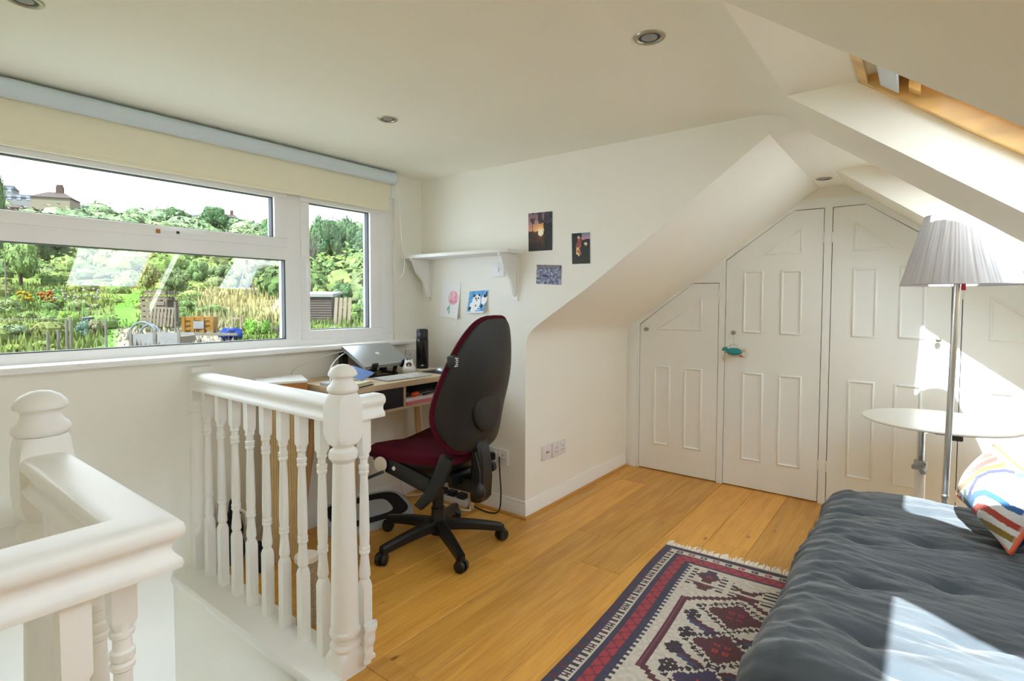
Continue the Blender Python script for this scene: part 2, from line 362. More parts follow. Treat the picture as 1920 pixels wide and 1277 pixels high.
# walls
wl = MB(); wl.box(-1.5, 2.72, WY, 3.0, -2.9, 1.03); wl.box(2.347, 2.72, WY, 3.0, 1.03, 2.35); wl.box(-1.5, -.16, WY, 3.0, 1.03, 2.35); wl.box(-.16, 2.347, WY, 3.0, 1.98, 2.35)
wl.build('wall_window', 'wall', smooth=False, kind='structure', label='cream plaster wall below and beside the wide window')
gab = [(3.0, -.2), (3.0, ZC), ] + [(y, z) for y, z in CURVE] + [(.566, ZR)] + LPROF[::-1] + [(1.882, -.2)]
MB().prism(gab, 'x', BX, BX+.1).build('wall_gable', 'wall', smooth=True, angle=25, kind='structure', label='cream dormer cheek wall with pictures and shelf')
MB().box(BX+.1, DX+.1, CYW, CYW+.1, -.2, .96).build('wall_knee', 'wall', smooth=False, kind='structure', label='short cream knee wall with sockets beside the cupboard doors')
MB().box(-1.3, DX+.1, -1.25, -1.15, -.2, 1.0).build('wall_right', 'wall', smooth=False, kind='structure')
MB().box(-1.4, -1.3, -1.25, 3.0, -2.9, 2.4).build('wall_back', 'wall', smooth=False, kind='structure')
MB().prism([(.78, 1.965), (.25, 1.965), (FOLD-.02, 2.08), (.60, 2.08)], 'x', 3.972, 4.1).build('wall_end', 'wall', smooth=False, kind='structure')
MB().prism([(1.95, -.2), (1.95, 1.1), (.6, 2.08), (.4, 2.08), (-1.2, .9), (-1.2, -.2)], 'x', 3.998, 4.15).build('wall_gap_shade', 'dark_gap', smooth=False, kind='structure')  # dark sheet behind the doors, shade of the gaps put into its colour
# stair well sides and steps
sw = MB(); sw.box(1.0, 1.16, 1.5, WY+.01, -2.9, -.03); sw.box(.2, .345, 1.02, 1.5, -2.9, -.03)
sw.build('wall_stairwell', 'wall', smooth=False, kind='structure', label='cream plaster side of the stairwell below the balustrade')
MB().box(-1.3, .345, .98, 1.02, -2.9, -.03).build('wall_stairwell_near', 'wall', smooth=False, kind='structure')
MB().box(-1.3, 1.1, .9, 3.0, -2.95, -2.9).build('floor_lower', 'stair_carpet', smooth=False, kind='structure')
st = thing('stairs', 'white stair flight descending below the balustrade', loc=(.67, 1.5, -2.8), kind='structure')
for i in range(6): box('tread', 'stair_carpet', .345, 1.0, 1.5+.2*i, 1.72+.2*i, -.22-.2*i, -.19-.2*i, st)
# ceilings
cl = MB(); prof = [(3.0, ZC)]+CURVE+[(FOLD, ZC+.2), (3.0, ZC+.2)]
cl.prism(prof, 'x', -1.4, BX+.02)
cl.build('ceiling', 'ceiling', smooth=True, angle=25, kind='structure', label='flat cream dormer ceiling')
rd = MB(); rp = [(2.1, 1.0)]+[(1.882, .96)]+LPROF+[(FOLD, ZR), (FOLD, ZR+.3), (.566, ZR+.3), (2.1, 1.35)]
rd.prism(rp, 'x', BX+.1, 4.1).build('ceiling_ridge', 'wall', smooth=True, angle=25, kind='structure', label='sloping cream ceiling rising from the knee wall to the ridge')
OPEN = [(.03, .807), (1.378, 2.147), (2.676, 3.487)]
YB = -.87  # openings lengthened below the view to let in more light
sl = MB(); full = [(FOLD, ZR), (FOLD, ZR+ROOF), (-1.25, zin(-1.25)+ROOF), (-1.25, zin(-1.25))]
edges = [-1.4]+[e for o_ in OPEN for e in o_]+[4.1]
for i in range(0, len(edges), 2): sl.prism(full, 'x', edges[i], edges[i+1])
for a, b_ in OPEN:
    sl.prism([(FOLD, ZR), (FOLD-ROOF/SL, ZR), (FOLD, ZR+ROOF)], 'x', a, b_)
    sl.prism([(YB, zin(YB)), (YB, zin(YB)+ROOF), (-1.25, zin(-1.25)+ROOF), (-1.25, zin(-1.25))], 'x', a, b_)
sl.build('ceiling_slope', 'ceiling', smooth=False, kind='structure', label='sloping ceiling with roof window openings above the bed')
# roof windows in the slope
def roof_window(n, a, b_, label):
    rw = thing('window_%d' % n, label, loc=(b_, -.2, zin(-.2)), kind='structure')
    off = .165; yt = .198
    zf = lambda y, d=0.: 2.035-SL*(.198-y)+d
    def beam(x0, x1, y0, y1, d0, d1): return MB().prism([(y0, zf(y0, d0)), (y0, zf(y0, d1)), (y1, zf(y1, d1)), (y1, zf(y1, d0))], 'x', x0, x1)
    beam(a, a+.035, yt, YB, 0, .15).build('frame_jamb', 'pine', rw); beam(b_-.035, b_, yt, YB, 0, .15).build('frame_jamb', 'pine', rw)
    beam(a, b_, yt, yt-.03, 0, .15).build('frame_head', 'pine', rw); beam(a, b_, YB+.05, YB, 0, .15).build('frame_sill', 'pine', rw)
    g0, g1, gt, gb = a+.042, b_-.122, -.02, YB+.1  # unseen rails widened so the glass edges shape the sun patches
    beam(a+.035, g0, yt-.03, gb, .09, .14).build('sash_stile', 'pine', rw); beam(g1, b_-.035, yt-.03, gb, .09, .14).build('sash_stile', 'pine', rw)
    beam(a+.035, b_-.035, yt-.03, gt, .09, .14).build('sash_top_rail', 'pine', rw); beam(a+.035, b_-.035, gb, gb-.05, .09, .14).build('sash_bottom_rail', 'pine', rw)
    beam(g0, g1, gt, gb, .112, .118).build('pane', 'glass', rw)
    mb = MB(); mb.prism([(.135, zf(.135, .01)), (.135, zf(.135, .075)), (.085, zf(.085, .075)), (.085, zf(.085, .01))], 'x', a+.05, b_-.04)
    vb = mb.build('vent_bar', 'blind_grey', rw, bevel=.004)
    mb = MB(); mb.prism([(.06, zf(.06, .03)), (.06, zf(.06, .085)), (.03, zf(.03, .085)), (.03, zf(.03, .03))], 'x', b_-.09, b_-.036); mb.build('hinge_block', 'pine', rw)
roof_window(4, *OPEN[0], 'pine roof window nearest the stairs')
roof_window(2, *OPEN[1], 'pine framed roof window above the bed')
roof_window(3, *OPEN[2], 'pine roof window nearest the cupboard doors')
# dormer window
wn = thing('window_1', 'wide white plastic framed window looking onto allotments', loc=(1.1, 2.8, 1.04), kind='structure')
mb = MB(); y0, y1 = 2.80, 2.87
XL = -.16
for b_ in ((XL, 2.347, 1.04, 1.094), (XL, 2.347, 1.905, 1.985), (XL, XL+.08, 1.094, 1.905), (2.241, 2.347, 1.094, 1.905)): mb.box(b_[0], b_[1], y0, y1, b_[2], b_[3])
mb.build('frame', 'upvc', wn, bevel=.004)
box('mullion', 'upvc', 1.595, 1.690, y0-.002, y1, 1.09, 1.91, wn, bevel=.004)
box('transom', 'upvc', XL+.06, 1.60, y0-.001, y1, 1.529, 1.605, wn, bevel=.004)
def sash(name, x0, x1, z0, z1, gx0, gx1, gz0, gz1):
    mb = MB(); f0, f1 = 2.785, 2.86
    mb.box(x0, x1, f0, f1, z0, gz0); mb.box(x0, x1, f0, f1, gz1, z1); mb.box(x0, gx0, f0, f1, gz0, gz1); mb.box(gx1, x1, f0, f1, gz0, gz1)
    s = mb.build(name, 'upvc', wn, bevel=.005); gasket(gx0, gx1, gz0, gz1, s); return s
def gasket(a, b_, c, d, par=None):
    mb = MB(); t = .004
    for q in ((a, b_, c, c+t), (a, b_, d-t, d), (a, a+t, c, d), (b_-t*1.6, b_, c, d)): mb.box(q[0], q[1], 2.803, 2.835, q[2], q[3])
    mb.build('gasket', 'gasket', par or wn, smooth=False)
sash('top_sash', XL+.07, 1.602, 1.597, 1.92, XL+.15, 1.528, 1.647, 1.862)
sash('casement_sash', 1.684, 2.243, 1.083, 1.92, 1.735, 2.156, 1.137, 1.862)
gasket(XL+.08, 1.595, 1.094, 1.529)
for q in ((XL+.14, 1.535, 1.64, 1.87), (1.728, 2.163, 1.13, 1.87), (XL+.07, 1.60, 1.085, 1.535)): box('pane', 'glass', q[0], q[1], 2.828, 2.834, q[2], q[3], wn, bevel=0)
h = MB(); h.box(.955, 1.03, 2.765, 2.786, 1.606, 1.628); h.box(.99, 1.165, 2.752, 2.768, 1.610, 1.626); h = h.build('handle', 'upvc', wn, bevel=.005)
box('lock_tip', 'brown_edge', .957, .974, 2.762, 2.7652, 1.608, 1.627, h, bevel=0)
box('lock_barrel', 'black_plastic', 1.036, 1.048, 2.749, 2.7525, 1.612, 1.624, h, bevel=0)
h = MB(); h.box(1.694, 1.722, 2.765, 2.786, 1.48, 1.56); h.box(1.700, 1.718, 2.748, 2.767, 1.36, 1.53); h = h.build('handle', 'upvc', wn, bevel=.005)
box('lock_barrel', 'black_plastic', 1.7185, 1.722, 2.752, 2.764, 1.49, 1.505, h, bevel=0)
sl_ = MB().prism([(2.80, 1.022), (2.80, 1.052), (2.70, 1.052), (2.692, 1.048), (2.688, 1.037), (2.692, 1.026), (2.70, 1.022)], 'x', -.25, 2.455)
sl_.build('window_sill', 'upvc', wn, bevel=0)
# skirting boards and hardwood beading
def skirting(name, pts, label):
    s = thing(name, label, loc=pts[0], kind='structure')
    MB().sweep(pts, [(-.001, 0), (.016, 0), (.016, .075), (.011, .082), (.011, .09), (.006, .102), (-.001, .102)]).build('board', 'white_gloss', s)
    MB().sweep(pts, [(.016, 0), (.031, 0), (.030, .008), (.024, .014), (.016, .016)]).build('beading', 'trim_wood', s)
skirting('baseboard_gable', [(BX, WY, 0), (BX, CYW, 0), (3.925, CYW, 0)], 'white skirting board with oak beading round the wall corner')
MB().sweep([(1.17, WY, 0), (BX, WY, 0)], [(-.001, 0), (.016, 0), (.016, .075), (.011, .09), (.006, .102), (-.001, .102)]).build('baseboard_window', 'white_gloss', kind='structure', label='white skirting board under the desk')
# cupboard doors in the end wall
D1 = [(1.771, .008), (1.771, 1.132), (1.365, 1.442), (1.177, 1.441), (1.177, .008)]
D2 = [(1.126, .008), (1.126, 1.600), (.704, 1.908), (.531, 1.906), (.531, .008)]
mir = lambda p: [(1.01-y, z) for y, z in p]
D3, D4 = mir(D2), mir(D1)
def grow(poly, g):           # the gap round a door that stands on the floor
    cy = sum(p[0] for p in poly)/len(poly); o_ = []
    for y, z in poly: o_.append((y+(g if y > cy else -g), 0 if z < .05 else z+g))
    return o_
G = .0045
def notch(d, rev=False):
    q = grow(d, G); return q[::-1] if rev else q
outline = [(1.85, 0), (1.85, 1.165)] + [(1.80, 1.163), (.735, 1.968), (.30, 1.968)] + [(-.80, 1.135), (-.85, 1.10), (-.85, 0)]
pl = [(1.884, 0), (1.884, 1.115), (.735, 1.9725), (.285, 1.9725), (-.86, 1.115), (-.86, 0)]
for d in (D4, D3, D2, D1):
    q = grow(d, G); q = sorted(q, key=lambda p: 0)  # keep order
    ys = [p[0] for p in q]
    if q[0][0] > q[-1][0]: q = q[::-1]
    pl += q
tm = thing('trim_1', 'cream painted frame around the cupboard doors', loc=(DX, 1.2, 0), kind='structure')
MB().prism(pl, 'x', 3.957, 4.0).build('door_frame', 'door_paint', tm, smooth=False)
MB().prism([(1.848, 0), (1.848, 1.14), (1.79, 1.182), (1.79, 0)], 'x', 3.945, 3.958).build('jamb_strip', 'door_paint', tm, smooth=False)
def inset(poly, d):          # inward offset of a convex polygon
    n = len(poly); cx = sum(p[0] for p in poly)/n; cy = sum(p[1] for p in poly)/n; L = []
    for i in range(n):
        a, b_ = Vector(poly[i]), Vector(poly[(i+1) % n]); t_ = (b_-a).normalized(); nn = Vector((-t_.y, t_.x))
        if nn.dot(Vector((cx, cy))-a) < 0: nn = -nn
        L.append((a+nn*d, t_))
    o_ = []
    for i in range(n):
        p, t1 = L[i-1]; q, t2 = L[i]; den = t1.x*t2.y-t1.y*t2.x; w_ = q-p; k = (w_.x*t2.y-w_.y*t2.x)/den; o_.append(p+t1*k)
    return o_
def moulding(par, poly):
    mb = MB(); lv = [(0, 3.9625), (.004, 3.953), (.011, 3.950), (.016, 3.955), (.019, 3.9625)]
    rings = [[Vector((x, p[0], p[1])) for p in inset(poly, d)] for d, x in lv]
    mb.loft(rings, cap=False); mb.build('panel_moulding', 'door_paint', par, smooth=True, angle=50)
def quad(pts): return [tuple(P(px, py, x=DX))[1:] for px, py in pts]
rect = lambda y0, y1, z0, z1: [(y0, z0), (y0, z1), (y1, z1), (y1, z0)]
def pbox(l, t_, r_, b_):
    a = P(l, t_, x=DX); c = P(r_, b_, x=DX); return rect(a.y, c.y, a.z, c.z)
d1p = [pbox(1226, 684, 1255, 837), pbox(1282, 689, 1314.5, 846.5), quad([(1230, 618.5), (1317, 621), (1318, 555)])]
d2p = [pbox(1394, 507.5, 1430, 626), pbox(1464, 506.5, 1503, 629.5), pbox(1391, 697, 1428, 868), pbox(1459, 702, 1500, 880), quad([(1430, 479), (1507, 476), (1506, 424)])]
def cupboard_door(n, poly, panels, knob, hinges, label):
    d = thing('door_%d' % n, label, loc=(DX, sum(p[0] for p in poly)/5, 0), kind='structure')
    MB().prism(poly, 'x', 3.9605, 3.99).build('leaf', 'door_paint', d, smooth=False)
    for p in panels: moulding(d, p)
    rm = Matrix.Rotation(R(-90), 4, 'Y')
    MB().lathe([(.010, 0), (.010, .004), (.006, .008), (.006, .018), (.013, .024), (.0155, .031), (.012, .038), (.004, .041)], (3.961, knob[0], knob[1]), 16, rm).build('knob', 'nickel', d)
    for hy, hz in hinges:
        mb = MB().lathe([(.005, -.035), (.005, .035)], (3.956, hy, hz), 8); mb.build('hinge', 'door_paint', d)
D1K, D2K = (1.715, 1.096), (1.065, 1.093)
cupboard_door(1, D1, d1p, D1K, [(1.175, 1.36), (1.175, .2)], 'smallest cream cupboard door beside the knee wall')
cupboard_door(2, D2, d2p, D2K, [(.529, 1.72), (.529, .25)], 'tall cream cupboard door with turtle ornament on its knob')
cupboard_door(3, D3, [mir(p) for p in d2p], (-.062, 1.092), [(.482, 1.72), (.482, .25)], 'tall cream cupboard door behind the floor lamp, partly sunlit')
cupboard_door(4, D4, [mir(p) for p in d1p], (-.70, 1.096), [(-.166, 1.36), (-.166, .2)], 'low cream cupboard door at the right edge behind the lamp')
# ================================================================== BALUSTRADES
def turned(prof, h, c, seg=32, z0=0., hx=None):
    """square-and-turned post: section is the lathe profile clipped by a square of half width h"""
    rings = []
    for r, z in prof:
        ring = []
        for i in range(seg):
            a = 2*math.pi*i/seg; q = min(r, h/max(abs(math.cos(a)), abs(math.sin(a))))
            ring.append(Vector((c[0]+q*math.cos(a), c[1]+q*math.sin(a), z+z0)))
        rings.append(ring)
    return MB().loft(rings)
BIG = .2
NEWEL = [(BIG, -.45), (BIG, .05), (.068, .052), (.064, .062), (.056, .074), (.048, .084), (.05, .09), (.053, .098), (.05, .106), (.046, .112), (.046, .128), (.050, .134), (.054, .142), (.053, .152), (.048, .158), (.0475, .17),
         (.046, .3), (.0425, .5), (.037, .72), (.036, .745), (.041, .752), (.049, .762), (.0505, .775), (.047, .787), (.038, .793), (.0335, .797), (.036, .802), (.052, .814), (.062, .83), (.068, .85), (BIG, .855), (BIG, .93), (.068, .932), (.062, .958), (.054, .976), (.046, .986), (.03, .99)]
FINIAL = [(.03, .987), (.047, .988), (.0525, .995), (.053, 1.003), (.049, 1.012), (.042, 1.018), (.037, 1.026), (.0345, 1.034), (.037, 1.04), (.042, 1.044), (.0485, 1.047), (.0495, 1.052), (.046, 1.062), (.036, 1.074), (.02, 1.083), (.004, 1.086)]
BAL = [(BIG, .012), (BIG, .268), (.0255, .27), (.021, .284), (.0165, .292), (.0155, .296), (.018, .30), (.0205, .306), (.0195, .325), (.0165, .355), (.0145, .38), (.0145, .386), (.019, .39), (.0195, .398), (.0165, .402), (.0195, .406), (.019, .414), (.0165, .418), (.0175, .428), (.0185, .47), (.0165, .58), (.0135, .67), (.0135, .678),
       (.0175, .682), (.0185, .690), (.0155, .695), (.0185, .70), (.0185, .712), (.0145, .716), (.0135, .735), (.0175, .738), (.0185, .746), (.0165, .75), (.0255, .766), (BIG, .769), (BIG, .90)]
RAILP = [(0, .966), (.026, .965), (.036, .962), (.042, .955), (.0445, .946), (.0435, .938), (.039, .932), (.032, .926), (.029, .918), (.030, .909), (.035, .903), (.040, .899), (.0415, .892), (.040, .884), (0, .884)]
RAILP = [(a, z-.884) for a, z in RAILP]; RAILP = RAILP+[(-a, z) for a, z in RAILP[::-1][1:-1]]
bl = thing('balustrade', 'white turned-spindle balustrade running from the window wall to a newel post beside the desk', 'balustrade', (1.11, 1.59, 0))
nw = turned(NEWEL, .0475, (1.11, 1.59)).build('newel_post', 'white_gloss', bl, angle=30)
MB().lathe(FINIAL, (1.11, 1.59, 0), 32).build('finial', 'white_gloss', nw, angle=50)
hn = [(BIG, 0), (BIG, .19), (.068, .192), (.056, .212), (.052, .22), (.055, .23), (.055, .243), (.049, .25), (.049, .262), (.054, .27), (.055, .285), (.049, .293), (.047, .31), (.043, .6), (.0415, .772), (.0475, .778), (.0485, .79), (.045, .796), (.0485, .803), (.0475, .815), (.046, .825), (.066, .838), (BIG, .84), (BIG, .985), (.06, .99)]
turned(hn, .048, (1.125, 2.768)).build('half_newel', 'white_gloss', bl, angle=30)
MB().sweep([(1.11, 2.735, .884), (1.11, 1.625, .884)], RAILP).build('handrail', 'white_gloss', bl, angle=45)
MB().sweep([(1.150, 1.592, .884), (1.262, 1.592, .884)], RAILP).build('return_rail', 'white_gloss', bl, angle=45)
for i in range(8): turned(BAL, .018, (1.108, 2.638-.1315*i)).build('baluster', 'white_gloss', bl, angle=30)
turned(BAL, .018, (1.197, 1.592)).build('baluster', 'white_gloss', bl, angle=30)
MB().prism([(.995, -.028), (.990, -.018), (.990, .004), (.996, .012), (1.165, .012), (1.165, -.028)], 'y', 1.545, WY).build('landing_board', 'white_gloss', bl)
MB().prism([(1.15, -.028), (1.15, .012), (1.222, .012), (1.222, -.028)], 'y', 1.565, 1.62).build('base_block', 'white_gloss', bl)
b2 = thing('balustrade', 'white foreground balustrade with mitred handrail corner and domed newel at the left edge', 'balustrade', (.305, 1.56, 0))
nw = turned(NEWEL, .0475, (.305, 1.563), z0=.015).build('newel_post', 'white_gloss', b2, angle=30)
MB().lathe(FINIAL, (.305, 1.563, .015), 32).build('finial', 'white_gloss', nw, angle=50)
MB().sweep([(.302, 1.52, .884), (.302, .953, .884), (-.6, .953, .884)], RAILP).build('handrail', 'white_gloss', b2, angle=45)
MB().sweep([(.262, 1.60, .80), (.262, 2.70, -.22)], RAILP).build('stair_rail', 'white_gloss', b2, angle=45)
for x, y in ((.302, 1.06), (.302, 1.19), (.302, 1.32), (.302, 1.45), (.213, .953), (.083, .953), (-.047, .953), (-.177, .953)): turned(BAL, .018, (x, y)).build('baluster', 'white_gloss', b2, angle=30)
MB().sweep([(.302, 1.52, -.01), (.302, .953, -.01), (-.9, .953, -.01)], [(-.04, 0), (.04, 0), (.04, .025), (-.04, .025)]).build('base_rail', 'white_gloss', b2)

# ================================================================== DESK AND WHAT IS ON IT
dk = thing('desk', 'pale wood desk with dark drawer front and open cubby under the window', 'desk', (2.04, 2.5, 0))
DT = .87
MB().box(1.575, 2.50, 2.24, 2.75, .838, DT).build('desktop', 'desk_wood', dk, bevel=.004)
mb = MB(); mb.box(1.58, 2.495, 2.248, 2.74, .714, .729); mb.box(1.58, 1.596, 2.248, 2.74, .729, .838); mb.box(2.479, 2.495, 2.248, 2.74, .729, .838); mb.box(1.596, 2.479, 2.724, 2.74, .729, .838)
mb.build('carcass', 'desk_wood', dk, bevel=.002)
box('divider', 'desk_wood', 1.956, 1.971, 2.245, 2.724, .729, .838, dk)
dr = box('drawer', 'charcoal', 1.60, 1.953, 2.246, 2.70, .732, .836, dk)
box('finger_pull', 'black_plastic', 1.75, 1.80, 2.243, 2.247, .822, .834, dr, bevel=0)
for x, y, sx, sy in ((1.68, 2.32, -.8, -1), (2.42, 2.32, 1, -1), (1.68, 2.66, -.8, .6), (2.42, 2.66, 1, .4)):
    MB().tube([(x, y, .716), (x+.085*sx, y+.085*sy, 0)], [.022, .0135], 14).build('leg', 'leg_wood', dk)
# papers in the cubby
box('paper_stack', 'paper', 1.985, 2.30, 2.27, 2.55, .745, .763, label='stack of white papers in the desk cubby', cat='paper', bevel=.002)
box('notepad', 'pink', 1.99, 2.17, 2.254, 2.42, .7295, .745, label='pink notepad at the bottom of the desk cubby', cat='notepad', bevel=.002)
mb = MB().tube([(2.02, 2.30, .775), (2.26, 2.34, .785)], .0085, 10); mk_ = mb.build('marker_pen', 'black_plastic', label='black marker pen with an orange cap in the desk cubby', cat='pen', at=(2.1, 2.32, .765))
MB().tube([(2.055, 2.285, .7755), (2.10, 2.296, .778)], .0125, 10).build('cap', 'orange', mk_)
mb = MB().tube([(2.12, 2.27, .772), (2.35, 2.30, .778)], .006, 8); mb.build('pen', 'black_gloss', label='thin black pen lying on papers in the desk cubby', cat='pen', at=(2.2, 2.28, .765))
box('pencil_case', 'black_cloth', 2.12, 2.44, 2.36, 2.52, .764, .815, label='dark pencil case at the back of the desk cubby', cat='pencil case', bevel=.012)
# laptop on stand
ls = thing('laptop_stand', 'black adjustable laptop stand with a round base on the desk', 'laptop stand', (2.03, 2.56, DT))
arc = [(2.02+.125*math.cos(a), 2.575+.105*math.sin(a)) for a in [R(-215+i*10) for i in range(26)]]
rings = []
for x, y in arc:
    d = Vector((x-2.02, y-2.575, 0)).normalized(); p = Vector((x, y, DT)); rings.append([p-d*.018, p+d*.018, p+d*.018+Vector((0, 0, .009)), p-d*.018+Vector((0, 0, .009))])
MB().loft(rings).build('base_ring', 'black_plastic', ls)
MB().prism([(2.685, DT), (2.725, DT), (2.72, 1.005), (2.69, 1.0)], 'x', 1.875, 1.915).build('riser', 'black_plastic', ls)
MB().prism([(2.685, DT), (2.725, DT), (2.72, 1.005), (2.69, 1.0)], 'x', 2.17, 2.20).build('riser', 'black_plastic', ls)
LM = mtx((2.055, 2.60, .985), (R(27), R(-1), R(2)))
for sx in (-1, 1):
    mb = MB().box(sx*.115-.02, sx*.115+.02, -.132, -.118, -.022, .026, LM); mb.box(sx*.115-.02, sx*.115+.02, -.132, .10, -.022, -.014, LM); mb.build('support_arm', 'black_plastic', ls, bevel=.003)
    MB().tube([LM @ Vector((sx*.115, -.06, -.018)), (2.03+sx*.07, 2.50, DT+.008)], .012, 8).build('strut', 'black_plastic', ls)
lp = thing('laptop', 'closed silver laptop resting tilted on the black stand', 'laptop', (2.06, 2.60, .94))
MB().box(-.176, .176, -.122, .122, -.013, .001, LM).build('base', 'aluminium', lp, bevel=.004)
ld = MB().box(-.176, .176, -.122, .122, .0025, .010, LM).build('lid', 'aluminium', lp, bevel=.003)
MB().lathe([(.0, .0102), (.014, .0102), (.014, .0108), (.0, .0108)], (0, 0, 0), 16).xf(LM).build('emblem', 'white_plastic', ld)
# keyboard
KM = mtx((2.035, 2.345, DT), (0, 0, R(-1.5)))
kb = thing('keyboard', 'slim white keyboard at the front of the desk', 'keyboard', (2.035, 2.345, DT))
MB().prism([(-.064, .001), (.064, .001), (.064, .012), (-.064, .005)], 'x', -.158, .158).xf(KM).build('case', 'aluminium', kb, bevel=.001)
rows = [14, 14, 13, 12, 9]; kid = None
for j, n in enumerate(rows):
    for i in range(n):
        w_ = .300/n; x0 = -.15+i*w_+.0018; x1 = -.15+(i+1)*w_-.0018; y1_ = .058-j*.0235; y0_ = y1_-.0195
        z = .0085+(y0_+y1_)/2*.055
        MB().box(x0, x1, y0_, y1_, z-.002, z+.0018, KM).build('key', 'white_plastic', kb, smooth=False)
# flask, owl, coaster, mouse
fk = thing('flask', 'tall black insulated drinks flask on a pale coaster', 'flask', (2.382, 2.557, DT+.006))
MB().lathe([(.0, .0), (.037, 0), (.0395, .004), (.0395, .175), (.0385, .183), (.034, .19)], (2.382, 2.557, DT+.006), 28).build('body', 'black_gloss', fk)
cp = MB().lathe([(.034, .189), (.0365, .192), (.0365, .243), (.034, .25), (.026, .253), (.0, .253)], (2.382, 2.557, DT+.006), 28).build('lid', 'black_plastic', fk)
box('release_button', 'slate', 2.34, 2.349, 2.53, 2.56, DT+.215, DT+.237, cp, bevel=.002)
MB().lathe([(0, 0), (.010, 0), (.010, .0008), (0, .0008)], (0, 0, 0), 14, Matrix.Diagonal((1, .45, 1, 1))).xf(mtx((2.3545, 2.5285, DT+.028), (R(90), 0, R(-45)))).build('badge', 'steel', fk)
box('coaster', 'pale_lid', 2.315, 2.45, 2.49, 2.62, DT, DT+.006, label='pale square coaster under the black flask', cat='coaster', bevel=.002)
ow = thing('owl_figurine', 'small white owl figurine with a brown heart face on the desk', 'figurine', (2.178, 2.456, DT))
MB().lathe([(.0, 0), (.026, 0), (.036, .008), (.041, .022), (.040, .036), (.034, .046), (.029, .054), (.027, .066), (.022, .076), (.012, .081), (.0, .082)], (2.178, 2.456, DT), 24).build('body', 'owl_white', ow)
for s_ in (-1, 1): MB().lathe([(.0085, 0), (.005, .012), (.0, .018)], (2.178+s_*.012, 2.456-s_*.014, DT+.072), 8).build('ear_tuft', 'owl_white', ow)
fm = mtx((2.159, 2.434, DT+.058), (R(80), 0, R(-42)))
MB().sphere((0, 0, 0), (.017, .013, .006), 14, 8, None).xf(fm).build('face', 'brown', ow)
MB().sphere((0, 0, 0), (.004, .006, .008), 8, 6, None).xf(mtx((2.1545, 2.430, DT+.055), (R(80), 0, R(-42)))).build('beak', 'owl_white', ow)
box('mouse_mat', 'charcoal', 2.28, 2.46, 2.28, 2.45, DT, DT+.004, label='dark mouse mat on the desk behind the chair back', cat='mouse mat', bevel=.001)
ms = thing('mouse', 'grey computer mouse on the dark mat', 'mouse', (2.36, 2.36, DT+.004))
MB().lathe([(0, 0), (1, 0), (1.02, .2), (.92, .55), (.7, .8), (.4, .95), (0, 1)], (0, 0, 0), 20, Matrix.Diagonal((.03, .05, .027, 1))).xf(mtx((2.36, 2.36, DT+.004))).build('body', 'aluminium', ms)
box('wheel', 'black_plastic', 2.357, 2.363, 2.325, 2.345, DT+.018, DT+.027, ms, bevel=.001)
# books and small things at the left of the desk
bk = thing('notebook', 'open cream notebook with dark cover at the front of the desk', 'notebook', (1.66, 2.31, DT))
NM = mtx((1.665, 2.31, DT), (0, 0, R(18)))
MB().box(-.085, .085, -.075, .075, 0, .004, NM).build('cover', 'black_plastic', bk, smooth=False)
for k in range(3): MB().box(-.08+.004*k, .08-.002*k, -.07, .07-.003*k, .0045+k*.006, .010+k*.006, NM).build('page_block', 'cream_paper', bk, bevel=.001)
fo = thing('folder', 'blue card folder propped on the notebook', 'folder', (1.74, 2.40, DT+.02))
FM = mtx((1.755, 2.385, DT+.052), (R(16), R(-8), R(28)))
MB().box(-.075, .075, -.065, .065, 0, .003, FM).build('cover', 'blue', fo, smooth=False)
MB().box(-.072, .078, -.062, .066, -.006, -.001, FM).build('pages', 'paper', fo, smooth=False)
gc = MB().sphere((0, 0, 0), (.075, .026, .021), 18, 10).xf(mtx((1.69, 2.475, DT+.021), (0, 0, R(62))))
gc.build('glasses_case', 'slate', label='slate blue glasses case on the desk behind the newel', cat='glasses case', at=(1.655, 2.455, DT))
box('cable_hub', 'lightgrey_plastic', 1.585, 1.655, 2.40, 2.47, DT, DT+.016, label='small grey cable hub on the desk with white cables', cat='hub', bevel=.004)
def cable(name, pts, r, m_, label, par=None):
    pts = [Vector(p) for p in pts]; o_ = []
    for i in range(len(pts)-1):
        p0, p1, p2, p3 = pts[max(i-1, 0)], pts[i], pts[i+1], pts[min(i+2, len(pts)-1)]
        for k in range(6):
            t_ = k/6; o_.append(.5*((2*p1)+(p2-p0)*t_+(2*p0-5*p1+4*p2-p3)*t_*t_+(3*p1-p0-3*p2+p3)*t_**3))
    o_.append(pts[-1]); return MB().tube(o_, r, 7).build(name, m_, par, at=None if par else pts[-1], label=label, cat='cable' if label else None)
cable('charging_cable', [(1.885, 2.67, 1.005), (1.80, 2.62, .985), (1.70, 2.54, .945), (1.635, 2.45, .894), (1.625, 2.435, .888)], .0035, 'white_plastic', 'white cable drooping from the laptop to the small hub')
cable('display_cable', [(1.887, 2.69, 1.012), (1.80, 2.70, .998), (1.68, 2.745, .955), (1.60, 2.762, .90), (1.59, 2.764, .70)], .003, 'white_plastic', 'white cable sweeping from the laptop down behind the desk')
# ================================================================== OFFICE CHAIR
ch = thing('office_chair', 'black and maroon high-back office chair turned towards the desk', 'chair', (2.02, 2.05, 0), R(4), local=True)
R6 = Matrix.Rotation(R(6), 4, 'Z')
